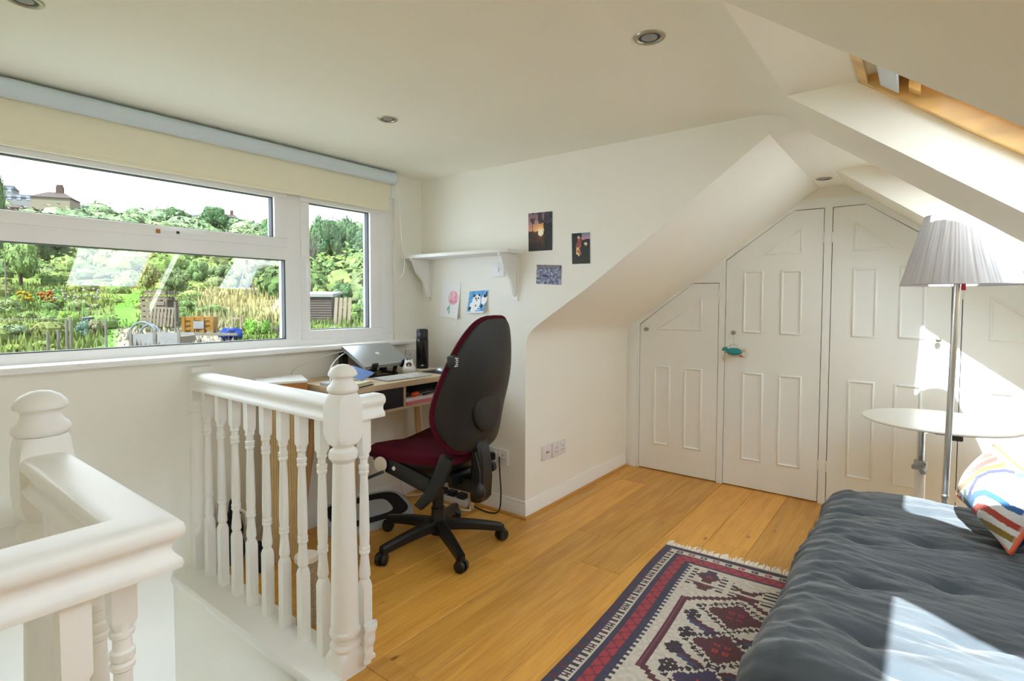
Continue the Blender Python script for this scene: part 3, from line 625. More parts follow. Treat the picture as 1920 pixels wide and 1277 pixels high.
# five-star base
hb = MB().lathe([(.03, .055), (.042, .06), (.045, .12), (.036, .14), (.036, .20)], (0, 0, 0), 24).build('base_hub', 'black_plastic', ch)
for k in range(5):
    a = R(24+72*k); rm = Matrix.Rotation(a, 4, 'Z'); rings = []
    for t_ in [i/8 for i in range(9)]:
        r_ = .03+.315*t_; zt = .135-.042*t_**1.6; hh = .026-.006*t_; ww = .030-.010*t_
        rings.append([rm @ Vector((r_, y, z)) for y, z in ((-ww, zt-2*hh), (ww, zt-2*hh), (ww, zt-hh*.5), (ww*.6, zt), (-ww*.6, zt), (-ww, zt-hh*.5))])
    lg = MB().loft(rings).build('base_leg', 'black_plastic', ch, angle=30)
    c_ = rm @ Vector((.345, 0, 0)); yaw_ = a+R(35)
    mb = MB().lathe([(.013, .045), (.013, .082)], c_, 10); mb.build('castor_stem', 'black_plastic', ch)
    cm = Matrix.Translation(c_) @ Matrix.Rotation(yaw_, 4, 'Z')
    rw = Matrix.Rotation(R(90), 4, 'X')
    wh = MB()
    for s_ in (-1, 1): wh.lathe([(.012, -.011), (.027, -.011), (.0305, -.006), (.0305, .006), (.027, .011), (.012, .011)], (0, s_*.0155, .031), 20, rw)
    mb = MB().lathe([(.0, -.004), (.034, -.004), (.034, .004), (.0, .004)], (0, 0, .034), 18, rw)
    wh.xf(cm).build('castor_wheel', 'black_plastic', ch); mb.xf(cm).build('castor_hood', 'black_gloss', ch)
MB().lathe([(.030, .19), (.030, .30), (.019, .302), (.019, .40)], (0, 0, 0), 20).build('gas_column', 'black_plastic', ch)
mb = MB().box(-.10, .10, -.18, .12, .385, .43); mb.box(-.045, .045, -.28, -.10, .36, .41); mb.build('mechanism', 'black_plastic', ch, bevel=.012)
# seat: pan and cushion
def seat_ring(z, hw, hd, yc, n=40, pw=3.2):
    o_ = []
    for i in range(n):
        a = 2*math.pi*i/n; c, s_ = math.cos(a), math.sin(a)
        x = hw*math.copysign(abs(c)**(2/pw), c); y = hd*math.copysign(abs(s_)**(2/pw), s_)
        zz = z-.045*max(0, (y/hd-.55)/.45)**2 + .012*(x/hw)**2
        o_.append(Vector((x*(1-.06*(-y/hd)), y+yc, zz)))
    return o_
MB().loft([seat_ring(.432, .16, .18, .06), seat_ring(.445, .225, .24, .06), seat_ring(.475, .25, .262, .06), seat_ring(.485, .25, .262, .06)]).build('seat_pan', 'black_plastic', ch)
MB().loft([seat_ring(.484, .245, .258, .06), seat_ring(.49, .262, .275, .06), seat_ring(.515, .272, .283, .06), seat_ring(.54, .266, .276, .06), seat_ring(.558, .24, .25, .06), seat_ring(.565, .17, .18, .06), seat_ring(.566, .06, .06, .06)]).build('seat_cushion', 'maroon', ch)
# backrest: reclined egg-shaped shell with cushion in front
HB = .665; TB = R(6.5)
BM = Matrix.Translation((0, -.285, .562)) @ Matrix.Rotation(TB, 4, 'X')
def outline_back(phi, g=0.):
    s_ = HB/2+(HB/2+g)*math.sin(phi); w_ = .306-.106*min(1, max(0, s_/HB))**1.6-.02*max(0, (.22-s_/HB))/.22
    return (w_+g)*math.copysign(abs(math.cos(phi))**(.52 if math.sin(phi) < 0 else .55), math.cos(phi)), s_
def pad(g, dfun, rings, n=56):
    o_ = []
    for rho in rings:
        ring = []
        for i in range(n):
            x, s_ = outline_back(2*math.pi*i/n, g); x *= rho; s_ = HB*.46+(s_-HB*.46)*rho
            lum = .028*math.exp(-((s_-.17)/.15)**2)-.05*((s_/HB-.35))**2
            ring.append(BM @ Vector((x, dfun(rho)+lum+.05*(x/.27)**2, s_)))
        o_.append(ring)
    return o_
rg = [1-(i/9)**1.6 for i in range(9)]+[.02]
back = pad(0, lambda r_: -.052*(1-r_**3.2)-.004, rg)
inner = pad(0, lambda r_: .012, [1, .5, .02])
MB().loft(back[::-1]+[q for q in inner]).build('back_shell', 'shell', ch, angle=60)
fr_ = pad(.012, lambda r_: .048*(1-r_**4)+.024, rg); rim = pad(.012, lambda r_: .002, [.97, 1.0])
cu_ = MB().loft(pad(.012, lambda r_: .004, [.02, .5, .97])+pad(.016, lambda r_: .014, [1.0])+fr_).build('back_cushion', 'maroon', ch, angle=60)
ring = []
for i in range(40):
    a = 2*math.pi*i/40; ring.append((a,))
bo = MB(); rr = []
for rho, d in ((1.0, -.012), (.985, -.022), (.9, -.029), (.6, -.035), (.02, -.037)):
    rr.append([BM @ Vector((.115*rho*math.cos(a[0]), d-.046+.016*(1+rho*math.sin(a[0]))+.028*math.exp(-((.215+.115*rho*math.sin(a[0])-.17)/.15)**2), .215+.115*rho*math.sin(a[0]))) for a in ring])
bo.loft(rr).build('lumbar_boss', 'shell', ch, angle=60)
# brand tag sewn to the cushion edge
tx, ts = outline_back(R(162), .014)
TM = BM @ Matrix.Translation((-.262, .020, .468)) @ Matrix.Rotation(R(-8), 4, 'Y')
tg = MB().box(-.022, .022, -.026, .012, -.026, .026, TM).build('tag', 'black_plastic', cu_, bevel=.002)
fc = bpy.data.curves.new('tag_text', 'FONT'); fc.body = 'bof'; fc.size = .034; fc.align_x = 'CENTER'; fc.align_y = 'CENTER'; fc.extrude = .0006
fo_ = bpy.data.objects.new('tag_text_src', fc); C.objects.link(fo_)
me_ = bpy.data.meshes.new_from_object(fo_.evaluated_get(bpy.context.evaluated_depsgraph_get())); bpy.data.objects.remove(fo_)
me_.name = 'tag_lettering'; me_.materials.clear(); me_.materials.append(M['white_plastic'])
TL = TM @ Matrix.Translation((-.001, -.0275, 0)) @ Matrix.Rotation(R(90), 4, 'X') @ Matrix.Rotation(R(80), 4, 'Z')
TL.translation = TL.translation*U; me_.transform(Matrix.Scale(U, 4)); me_.transform(TL)
lt = bpy.data.objects.new('tag_lettering', me_); C.objects.link(lt); lt.parent = tg
# back upright, knobs, side levers, pump
mb = MB(); rings = []
for y, z, w_, d in ((-.13, .395, .03, .02), (-.24, .37, .034, .03), (-.285, .36, .038, .04), (-.30, .40, .04, .034), (-.31, .55, .04, .026), (-.315, .70, .036, .018), (-.31, .80, .03, .012)):
    rings.append([Vector((x_, y+yy, z)) for x_, yy in ((-w_, -d), (w_, -d), (w_, d), (-w_, d))])
mb = MB(); rings2 = []
for z, yc, w_, d in ((.295, -.275, .045, .030), (.32, -.285, .052, .040), (.42, -.29, .052, .042), (.52, -.29, .048, .036), (.60, -.283, .045, .024), (.64, -.275, .04, .012)):
    rings2.append([Vector((x_, yc+yy, z)) for x_, yy in ((-w_*.7, -d), (w_*.7, -d), (w_, -d*.5), (w_, d*.5), (w_*.7, d), (-w_*.7, d), (-w_, d*.5), (-w_, -d*.5))])
mb.loft(rings2).build('back_upright', 'black_plastic', ch, angle=30)
MB().box(-.04, .04, -.30, -.10, .335, .39).build('upright_arm', 'black_plastic', ch, bevel=.012)
ry = Matrix.Rotation(R(90), 4, 'Y')
MB().lathe([(.012, 0), (.012, .02), (.026, .022), (.028, .03), (.028, .045), (.024, .05), (0, .051)], (.05, -.29, .45), 16, ry).build('height_knob', 'charcoal', ch)
BMx = lambda a, b_: (Vector(b_)-Vector(a))
def bar(name, a, b_, w_, h_, m_, bev=.006):
    a, b_ = Vector(a), Vector(b_); d = (b_-a).normalized(); s_ = Vector((1, 0, 0)); s_ = (s_-d*s_.dot(d)).normalized(); n_ = d.cross(s_)
    return MB().loft([[p+s_*x+n_*z for x, z in ((-w_, -h_), (w_, -h_), (w_, h_), (-w_, h_))] for p in (a, b_)]).xf(R6).build(name, m_, ch, bevel=bev)
lv = bar('side_lever_bar', (-.238, .14, .478), (-.262, -.14, .415), .014, .040, 'black_plastic')
MB().lathe([(0, 0), (.036, 0), (.038, .003), (.038, .012), (.034, .016), (0, .017)], (-.258, .165, .480), 22, Matrix.Rotation(R(-90), 4, 'Y')).xf(R6).build('lever_disc', 'pale_lid', ch)
bar('lever_paddle', (-.265, .145, .445), (-.325, .21, .415), .022, .008, 'black_plastic', .004)
for y, z in ((.085, .468), (-.04, .438)): MB().lathe([(0, 0), (.012, 0), (.012, .004), (0, .005)], (-.257, y, z), 4, Matrix.Rotation(R(-90), 4, 'Y')).xf(R6).build('lever_mark', 'white_plastic', ch)
pts = [(-.255, -.235, .568), (-.272, -.205, .47), (-.285, -.165, .39), (-.295, -.095, .315)]; rings = []
for i, p in enumerate(pts):
    p = Vector(p); w_ = (.034, .034, .030, .022)[i]
    rings.append([p+Vector((x_, y_, z_)) for x_, y_, z_ in ((-.013, -w_, -.010), (.013, -w_, -.010), (.013, w_, .010), (-.013, w_, .010))])
MB().loft(rings).xf(R6).build('arm_bracket', 'black_plastic', ch, bevel=.007)
bar('arm_mount', (-.24, -.10, .42), (.24, -.10, .42), .02, .012, 'black_plastic')
pb = MB().lathe([(0, 0), (.012, .004), (.026, .024), (.028, .042), (.022, .062), (.012, .076), (.008, .085), (0, .086)], (-.085, -.345, .335), 16).build('pump_bulb', 'black_plastic', ch)
MB().tube([(-.085, -.345, .418), (-.08, -.34, .47), (-.07, -.305, .56)], .004, 6).build('pump_tube', 'black_plastic', ch)
for s_ in (-.05, -.02): MB().lathe([(.008, 0), (.016, .002), (.016, .018), (0, .02)], (s_-.05, -.20, .40), 12, Matrix.Rotation(R(90), 4, 'X')).build('adjust_knob', 'black_gloss', ch)

# ================================================================== UNDER THE DESK, BY THE STAIRS
fr = thing('foot_rest', 'grey foot rest with black ribbed top on the floor under the desk', 'foot rest', (1.98, 2.60, 0), R(-12), local=True)
def rrect(hx, hy, z, tilt, n=36, pw=4.):
    o_ = []
    for i in range(n):
        a = 2*math.pi*i/n; c, s_ = math.cos(a), math.sin(a)
        x = hx*math.copysign(abs(c)**(2/pw), c); y = hy*math.copysign(abs(s_)**(2/pw), s_); o_.append(Vector((x, y, z+tilt*(y+hy))))
    return o_
MB().loft([rrect(.27, .15, 0, .0), rrect(.265, .15, .022, .12), rrect(.262, .148, .03, .25), rrect(.24, .13, .034, .25)]).build('frame', 'lightgrey_plastic', fr)
MB().loft([rrect(.235, .125, .030, .25), rrect(.235, .125, .040, .25), rrect(.225, .115, .044, .25), rrect(.05, .03, .0515, .25)]).build('pad', 'black_cloth', fr)
ps = thing('power_strip', 'white extension socket strip with dark plugs on the floor beside the skirting', 'power strip', (2.51, 2.43, 0), R(91), local=True)
MB().box(-.16, .16, -.03, .03, 0, .04).build('body', 'white_plastic', ps, bevel=.006)
for i in range(3): MB().box(-.13+i*.085, -.07+i*.085, -.022, .022, .041, .075).build('plug', 'charcoal', ps, bevel=.005)
cable('power_cable', [(2.505, 2.268, .02), (2.46, 2.215, .008), (2.43, 2.26, .008), (2.425, 2.38, .008), (2.44, 2.50, .008), (2.478, 2.52, .02)], .005, 'white_plastic', 'white power lead looping on the floor under the desk')
cable('plug_cable', [(2.566, 2.07, .345), (2.55, 2.05, .25), (2.535, 2.03, .12), (2.52, 2.04, .02), (2.50, 2.13, .008), (2.512, 2.262, .02)], .0045, 'black_plastic', 'black lead hanging from the wall socket behind the chair')
cable('loose_cable', [(2.33, 2.755, .40), (2.34, 2.74, .16), (2.36, 2.71, .03), (2.41, 2.68, .010), (2.47, 2.65, .012), (2.508, 2.596, .02)], .004, 'white_plastic', 'white lead trailing from the wall to the socket strip')
# tall box with a ribbed side
rb = thing('storage_tower', 'tall beige ribbed tower with white topped wooden lid beside the desk', 'storage tower', (1.425, 2.595, 0), R(-24), local=True)
MB().box(-.075, .085, -.085, .075, 0, .862).build('body', 'cardboard', rb, bevel=.003)
for i in range(14):
    x = -.069+i*.0115; MB().tube([(x, -.085, .002), (x, -.085, .860)], .0052, 8).build('rib', 'cardboard', rb)
MB().box(-.10, .125, -.15, .09, .864, .902).build('lid_frame', 'brown_edge', rb, bevel=.003)
MB().box(-.101, .126, -.151, .091, .9025, .914).build('lid_top', 'white_plastic', rb, bevel=.002)
sc_ = thing('cat_scratcher', 'corrugated cardboard cat scratching cylinder with a hole behind the spindles', 'cat scratcher', (1.176, 1.937, .013))
mb = MB().lathe([(.0, 0.0), (.042, 0), (.042, .255), (0, .255)], (1.176, 1.937, .013), 28); mb.build('body', 'cork', sc_)
MB().lathe([(.0, .256), (.046, .256), (.047, .264), (.045, .276), (0, .279)], (1.176, 1.937, .013), 28).build('cap', 'pale_lid', sc_)
hd_ = Vector((-.60, -.80, 0)); q = Vector((1.176, 1.937, .125))+hd_*.0385
MB().lathe([(0, 0), (.016, 0), (.016, .005), (0, .005)], (0, 0, 0), 16).xf(Matrix.Translation(q) @ hd_.to_track_quat('Z', 'Y').to_matrix().to_4x4()).build('hole', 'black_cloth', sc_)
bg_ = thing('bag', 'black fabric bag with white strap behind the balustrade', 'bag', (1.24, 2.66, 0))
def blob(c, r, seed, amp, seg=24, rings=16, flat=True):
    mb = MB().sphere((0, 0, 0), 1, seg, rings); o_ = []
    for v in mb.v:
        k = 1+amp*noise.noise(v*1.6+Vector((seed, 0, 0))); o_.append(Vector((c[0]+v.x*r[0]*k, c[1]+v.y*r[1]*k, max(.004 if flat else -9, c[2]+v.z*r[2]*k))))
    mb.v = o_; return mb
blob((1.235, 2.70, .12), (.06, .055, .14), 3, .35).build('body', 'black_cloth', bg_)
cable('strap', [(1.20, 2.60, .24), (1.21, 2.59, .30), (1.26, 2.61, .27), (1.28, 2.63, .20)], .008, 'white_plastic', None, bg_)
cable('handle', [(1.19, 2.62, .25), (1.22, 2.66, .33), (1.27, 2.68, .25)], .008, 'black_cloth', None, bg_)
blob((1.285, 2.50, .07), (.03, .045, .08), 9, .3).build('rucksack', 'black_cloth', label='small dark rucksack slumped on the floor beside the ribbed tower', cat='rucksack', at=(1.285, 2.50, 0))
# rolled sheet tucked behind the newel
pr = MB(); rings = []
for i in range(14):
    t_ = i/13; z = .035+.135*t_; ring = []
    for k in range(10):
        a = R(-60+k*30); r_ = .010+.008*t_
        ring.append(Vector((1.150+.016*t_+r_*1.5*math.cos(a), 1.518-r_*math.sin(a)*.8+.003*math.sin(t_*20), z)))
    rings.append(ring)
pr.loft(rings, cap=False).build('paper_scroll', 'paper', label='curled white sheet of paper tucked against the newel post foot', cat='paper', at=(1.18, 1.525, .03))

# ================================================================== ON THE WALLS
rx = Matrix.Rotation(R(-90), 4, 'Y')
# shelf with brackets
sh = thing('shelf', 'white wall shelf on two curved brackets above the desk', 'shelf', (BX, 2.3, 1.58))
MB().prism([(BX, 2.776), (2.402, 2.776), (2.402, 1.938), (2.430, 1.898), (BX, 1.893)], 'z', 1.587, 1.609).build('shelf_board', 'white_gloss', sh, bevel=.004)
brp = [(BX, 1.588), (2.415, 1.588), (2.413, 1.575), (2.43, 1.566), (2.442, 1.535), (2.462, 1.495), (2.498, 1.465), (2.525, 1.43), (2.538, 1.39), (2.553, 1.355), (2.57, 1.335), (BX, 1.325)]
for y in (2.70, 1.955):
    b_ = MB().prism([(x, z) for x, z in brp], 'y', y-.009, y+.009).build('bracket', 'white_gloss', sh, bevel=.002)
    box('back_strip', 'white_gloss', BX-.012, BX, y-.022, y+.022, 1.31, 1.588, b_)
    MB().lathe([(0, 0), (.005, 0), (.005, .002), (0, .003)], (BX-.012, y-.014, 1.33), 10, rx).build('screw', 'nickel', b_)
def plate(name, label, c, axis, w_, h_, holes, rockers):
    """switch / socket plate; axis 'x': on a wall facing -x, 'y': facing -y"""
    T = Matrix.Translation(c) @ (Matrix.Rotation(R(-90), 4, 'Z') if axis == 'x' else Matrix.Identity(4))
    s = thing(name, label, name.replace('_', ' '), c)
    MB().box(-w_/2, w_/2, -.012, 0, -h_/2, h_/2).xf(T).build('face_plate', 'socket_white', s, bevel=.003)
    for x, z in rockers: MB().box(x-.007, x+.007, -.017, -.012, z-.014, z+.014).xf(T).build('rocker', 'white_plastic', s, bevel=.002)
    for x, z, a, b_ in holes: MB().box(x-a, x+a, -.0128, -.0119, z-b_, z+b_).xf(T).build('pin_slot', 'dark_gap', s, smooth=False)
    return s
def pins(x): return [(x, .012, .002, .006), (x-.012, -.014, .005, .002), (x+.012, -.014, .005, .002)]
plate('wall_switch', 'white square light switch under the right end of the shelf', (BX, 2.087, 1.502), 'x', .09, .09, [], [(0, 0)])
sB = plate('wall_socket', 'white double socket low on the wall behind the office chair', (BX, 2.085, .345), 'x', .155, .094, pins(-.04)+pins(.04), [(-.017, .02), (.017, .02)])
box('plug', 'black_plastic', BX-.05, BX-.013, 2.10, 2.15, .32, .365, label='black plug pushed into the socket behind the office chair', cat='plug', bevel=.008)
plate('wall_socket', 'white single socket on the short wall, left of the pair', (2.80, CYW, .355), 'y', .095, .096, [(0, 0, .006, .006), (.02, 0, .003, .008)], [])
plate('wall_socket', 'white double socket on the short wall, right of the pair', (2.947, CYW, .35), 'y', .16, .096, pins(-.04)+pins(.04), [(-.015, .026), (.015, .026)])
plate('wall_socket', 'white double socket on the window wall behind the flask', (2.50, WY, .93), 'y', .14, .094, pins(-.038)+pins(.038), [(-.015, .026), (.015, .026)])
# pictures: flat prints, painted cell by cell
def picture(name, label, cat, corners, nx, nz, fn, curl=0., thick=.003):
    """corners on the wall x=BX: top-left, top-right, bottom-right, bottom-left as (y, z)"""
    tl, tr_, br, bl_ = [Vector(c) for c in corners]; mb = MB(); cols = []
    def pt(u, v):
        q = (tl*(1-u)+tr_*u)*(1-v)+(bl_*(1-u)+br*u)*v; return Vector((BX-thick-curl*(v**2)*(.3+.7*u), q.x, q.y))
    for j in range(nz):
        for i in range(nx):
            mb.add([pt(i/nx, j/nz), pt((i+1)/nx, j/nz), pt((i+1)/nx, (j+1)/nz), pt(i/nx, (j+1)/nz)], [(0, 1, 2, 3)])
            cols.append(fn((i+.5)/nx, (j+.5)/nz))
    s = thing(name, label, cat, (BX, (tl.x+tr_.x)/2, (tl.y+bl_.y)/2))
    o_ = mb.build('print', 'printed', s, smooth=False, fix=False); pixels(o_, cols)
    bk_ = MB(); t0, t1 = Vector((.0006, 0, 0)), Vector((.0006+min(.002, thick*.5), 0, 0))
    bk_.loft([[pt(0, j/10)+t0, pt(1, j/10)+t0, pt(1, j/10)+t1, pt(0, j/10)+t1] for j in range(11)]).build('card', 'paper', s, smooth=False)
    return s
def mixc(a, b_, t_): t_ = max(0, min(1, t_)); return tuple(x+(y-x)*t_ for x, y in zip(a, b_))
def nz2(u, v, s_, o_=0): return noise.noise(Vector((u*s_+o_, v*s_-o_, o_*.37)))
def sunset(u, v):
    c = mixc((120, 96, 118), (214, 150, 120), v/.45)
    d = math.hypot((u-.52)*.8, v-.53); c = mixc((255, 245, 215), mixc((255, 190, 110), c, (d-.1)/.25), (d-.06)/.1)
    if v > .47+.10*u*(u < .35)+.05*(u-.4)*(u > .55)+.04*nz2(u, v, 8) and d > .09: c = mixc((90, 52, 26), (34, 28, 22), d*1.7+nz2(u, v, 9)*.5); c = mixc(c, (150, 92, 30), max(0, .5-abs(u-.55)*2.4)*(1-v)*1.6)
    if u > .62+.10*nz2(u, v, 5)+.18*abs(v-.5): c = mixc((26, 30, 26), (52, 46, 34), nz2(u, v, 14)+.3)
    if v < .30 and nz2(u, v, 7, 3)+.9*(.30-v)+(u-.4)*.5 > .12: c = mixc((44, 38, 52), (88, 74, 100), nz2(u, v, 20)+.4)
    if abs(u-.17) < .018 and .12 < v < .5: c = (58, 40, 40)
    return c
def night(u, v):
    c = mixc((30, 38, 40), (46, 50, 34), v+nz2(u, v, 6)*.6)
    if u > .55 and v < .22+.06*nz2(u, v, 6): c = mixc((108, 132, 150), (196, 150, 170), v/.2)
    if math.hypot((u-.77)*.65, v-.36) < .055: c = (236, 196, 176)
    if abs(u-.40-.05*math.sin(v*9)) < .13-.05*abs(v-.42) and .14 < v < .70: c = mixc((196, 120, 104), (120, 44, 40), nz2(u, v, 9)+.4)
    if math.hypot((u-.38)*.65, v-.14) < .045: c = (222, 190, 170)
    if abs(u-.32) < .09 and .46 < v < .70 and nz2(u, v, 18) > -.1: c = (236, 206, 130)
    if abs(u-.38) < .03 and .70 < v < .74: c = (255, 240, 220)
    return c
def sketch(u, v):
    k = nz2(u, v, 9)+.7*nz2(u, v, 22, 5); c = mixc((96, 98, 128), (172, 178, 192), k+.45)
    if v < .14+.03*nz2(u, v, 10): c = mixc((120, 108, 112), (150, 140, 138), nz2(u, v, 30)+.4)
    if .25 < u < .5 and .52 < v < .62: c = (62, 58, 108)
    if nz2(u, v, 16, 9) > .38: c = (60, 62, 104)
    return c
def tulip(u, v):
    c = (240, 241, 240)
    d = math.hypot((u-.66)*.62, (v-.42)*.85)
    if d < .165 and v > .22+.10*math.sin(u*28)*.4: c = mixc((236, 150, 176), (246, 206, 216), nz2(u, v, 7)+.45+(.5-v)*.8)
    if d < .17 and v > .5: c = mixc((226, 120, 160), (240, 170, 190), nz2(u, v, 8)+.5)
    if abs(u-.52+.06*(v-.5)) < .02 and .55 < v < .86: c = (140, 178, 170)
    if math.hypot((u-.44)*1.4, (v-.74)*.9+(u-.44)*.9) < .06: c = (120, 168, 160)
    if math.hypot((u-.52)*1.4, (v-.84)*.9-(u-.52)*.5) < .05: c = (150, 188, 176)
    return c
def panda(u, v):
    c = mixc((70, 150, 214), (112, 182, 232), nz2(u, v, 6)+.4)
    if v > .93: return (240, 242, 242)
    e_ = lambda cx, cy, rx_, ry_: ((u-cx)/rx_)**2+((v-cy)/ry_)**2 < 1
    if e_(.44, .42, .22, .24) or e_(.36, .70, .26, .24) or e_(.56, .58, .12, .2) or e_(.86, .40, .15, .24): c = (246, 246, 244)
    for q in ((.30, .22, .07, .06), (.56, .20, .06, .05), (.40, .34, .045, .055), (.53, .34, .04, .05), (.14, .78, .08, .09), (.80, .70, .07, .09), (.88, .24, .1, .08), (.93, .12, .05, .05), (.46, .66, .05, .05)):
        if e_(*q): c = (44, 40, 40)
    if e_(.46, .44, .03, .03): c = (120, 70, 50)
    return c
picture('photo_print', 'portrait photo print of a glowing sunset between dark trees', 'photo', [(1.865, 1.822), (1.696, 1.819), (1.695, 1.599), (1.862, 1.600)], 44, 58, sunset)
picture('photo_print', 'small dark portrait photo print of lantern light at dusk', 'photo', [(1.568, 1.683), (1.453, 1.681), (1.450, 1.513), (1.563, 1.514)], 34, 48, night)
picture('postcard', 'blue-grey landscape postcard below the sunset print', 'postcard', [(1.802, 1.520), (1.632, 1.511), (1.635, 1.399), (1.807, 1.410)], 48, 32, sketch)
picture('drawing', 'childlike pink tulip drawing on white paper taped to the wall', 'drawing', [(2.562, 1.433), (2.408, 1.427), (2.421, 1.192), (2.598, 1.206)], 40, 60, tulip, curl=.02)
picture('drawing', 'childlike panda drawing on blue taped to the wall', 'drawing', [(2.328, 1.370), (2.169, 1.377), (2.192, 1.235), (2.347, 1.229)], 44, 40, panda, curl=.03)
# recessed ceiling lights
def downlight(c, label, r_=.042):
    d = thing('downlight', label, 'light', c, group='recessed ceiling lights')
    fl_ = Matrix.Rotation(math.pi, 4, 'X')
    MB().lathe([(r_*.72, .0008), (r_*.74, .003), (r_*.8, .005), (r_, .004), (r_*1.05, 0), (r_*1.05, -.002)], c, 28, fl_, cap=False).build('bezel', 'nickel', d)
    MB().lathe([(0, .0004), (r_*.78, .0004), (r_*.78, .0012), (0, .0012)], c, 24, fl_).build('recess_shade', 'gasket', d)  # flat dark disc, shade of the recess put into its colour
    MB().lathe([(0, .0035), (r_*.3, .003), (r_*.52, .0014), (r_*.52, .001)], c, 24, fl_, cap=False).build('lamp', 'grey_plastic', d)
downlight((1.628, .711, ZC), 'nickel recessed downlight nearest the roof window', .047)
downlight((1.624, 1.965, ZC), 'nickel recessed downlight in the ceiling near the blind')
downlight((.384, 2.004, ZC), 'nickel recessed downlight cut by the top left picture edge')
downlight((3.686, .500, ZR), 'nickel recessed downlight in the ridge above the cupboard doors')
# roller blind
rb_ = thing('roller_blind', 'cream roller blind on a pale grey tube above the window', 'blind', (1.05, 2.72, 2.08))
MB().tube([(-.22, 2.72, 2.088), (2.292, 2.72, 2.088)], .037, 24).build('tube', 'blind_grey', rb_)
box('head_rail', 'blind_fabric', -.22, 2.31, 2.742, WY, 2.108, 2.128, rb_)
box('fabric', 'blind_fabric', -.21, 2.275, 2.7525, 2.7545, 1.90, 2.095, rb_, bevel=0)
box('bottom_bar', 'blind_fabric', -.21, 2.275, 2.748, 2.759, 1.883, 1.902, rb_)
MB().lathe([(0, 0), (.041, 0), (.041, .014), (0, .016)], (2.292, 2.72, 2.088), 22, Matrix.Rotation(R(90), 4, 'Y')).build('end_bracket', 'white_plastic', rb_)
cable('chain', [(2.302, 2.682, 2.09), (2.315, 2.69, 1.9), (2.33, 2.69, 1.72), (2.355, 2.69, 1.56), (2.345, 2.70, 1.475), (2.325, 2.715, 1.458), (2.305, 2.73, 1.475), (2.305, 2.74, 1.6), (2.302, 2.752, 1.9), (2.302, 2.757, 2.09)], .0028, 'white_plastic', None, rb_)
# turtle hanging from the second door's knob
tt = thing('turtle_ornament', 'teal and cream turtle ornament hanging from the tall door knob', 'ornament', (3.912, 1.06, .95))
def flat(poly, x0, x1): return MB().prism([(1.06-a, .948+b_) for a, b_ in poly], 'x', x0, x1)
sph = MB().sphere((3.914, 1.052, .962), (.014, .054, .027), 20, 12).build('shell', 'teal', tt)
MB().sphere((3.918, 1.052, .957), (.010, .060, .031), 20, 12).build('body', 'turtle_cream', tt)
MB().sphere((3.916, 1.116, .978), (.010, .022, .013), 14, 8, Matrix.Rotation(R(-25), 4, 'X')).build('head', 'teal', tt)
for y, z, r_, a in ((1.112, .925, (.007, .014, .034), 25), (1.002, .937, (.007, .028, .010), 20), (.985, .972, (.006, .016, .012), 0)): MB().sphere((0, 0, 0), r_, 12, 8).xf(mtx((3.918, y, z), (R(a), 0, 0))).build('flipper', 'turtle_cream', tt)
MB().sphere((3.914, 1.006, .934), (.005, .016, .006), 10, 6).build('red_mark', 'red', tt)
MB().tube([(3.916, 1.086, .988), (3.916, 1.078, 1.006), (3.916, 1.055, 1.012), (3.916, 1.032, 1.003), (3.916, 1.028, .985)], .0025, 6).build('wire_loop', 'steel', tt)
MB().tube([(3.916, 1.055, 1.012), (3.918, 1.062, 1.083)], .0015, 5).build('string', 'pale_lid', tt)
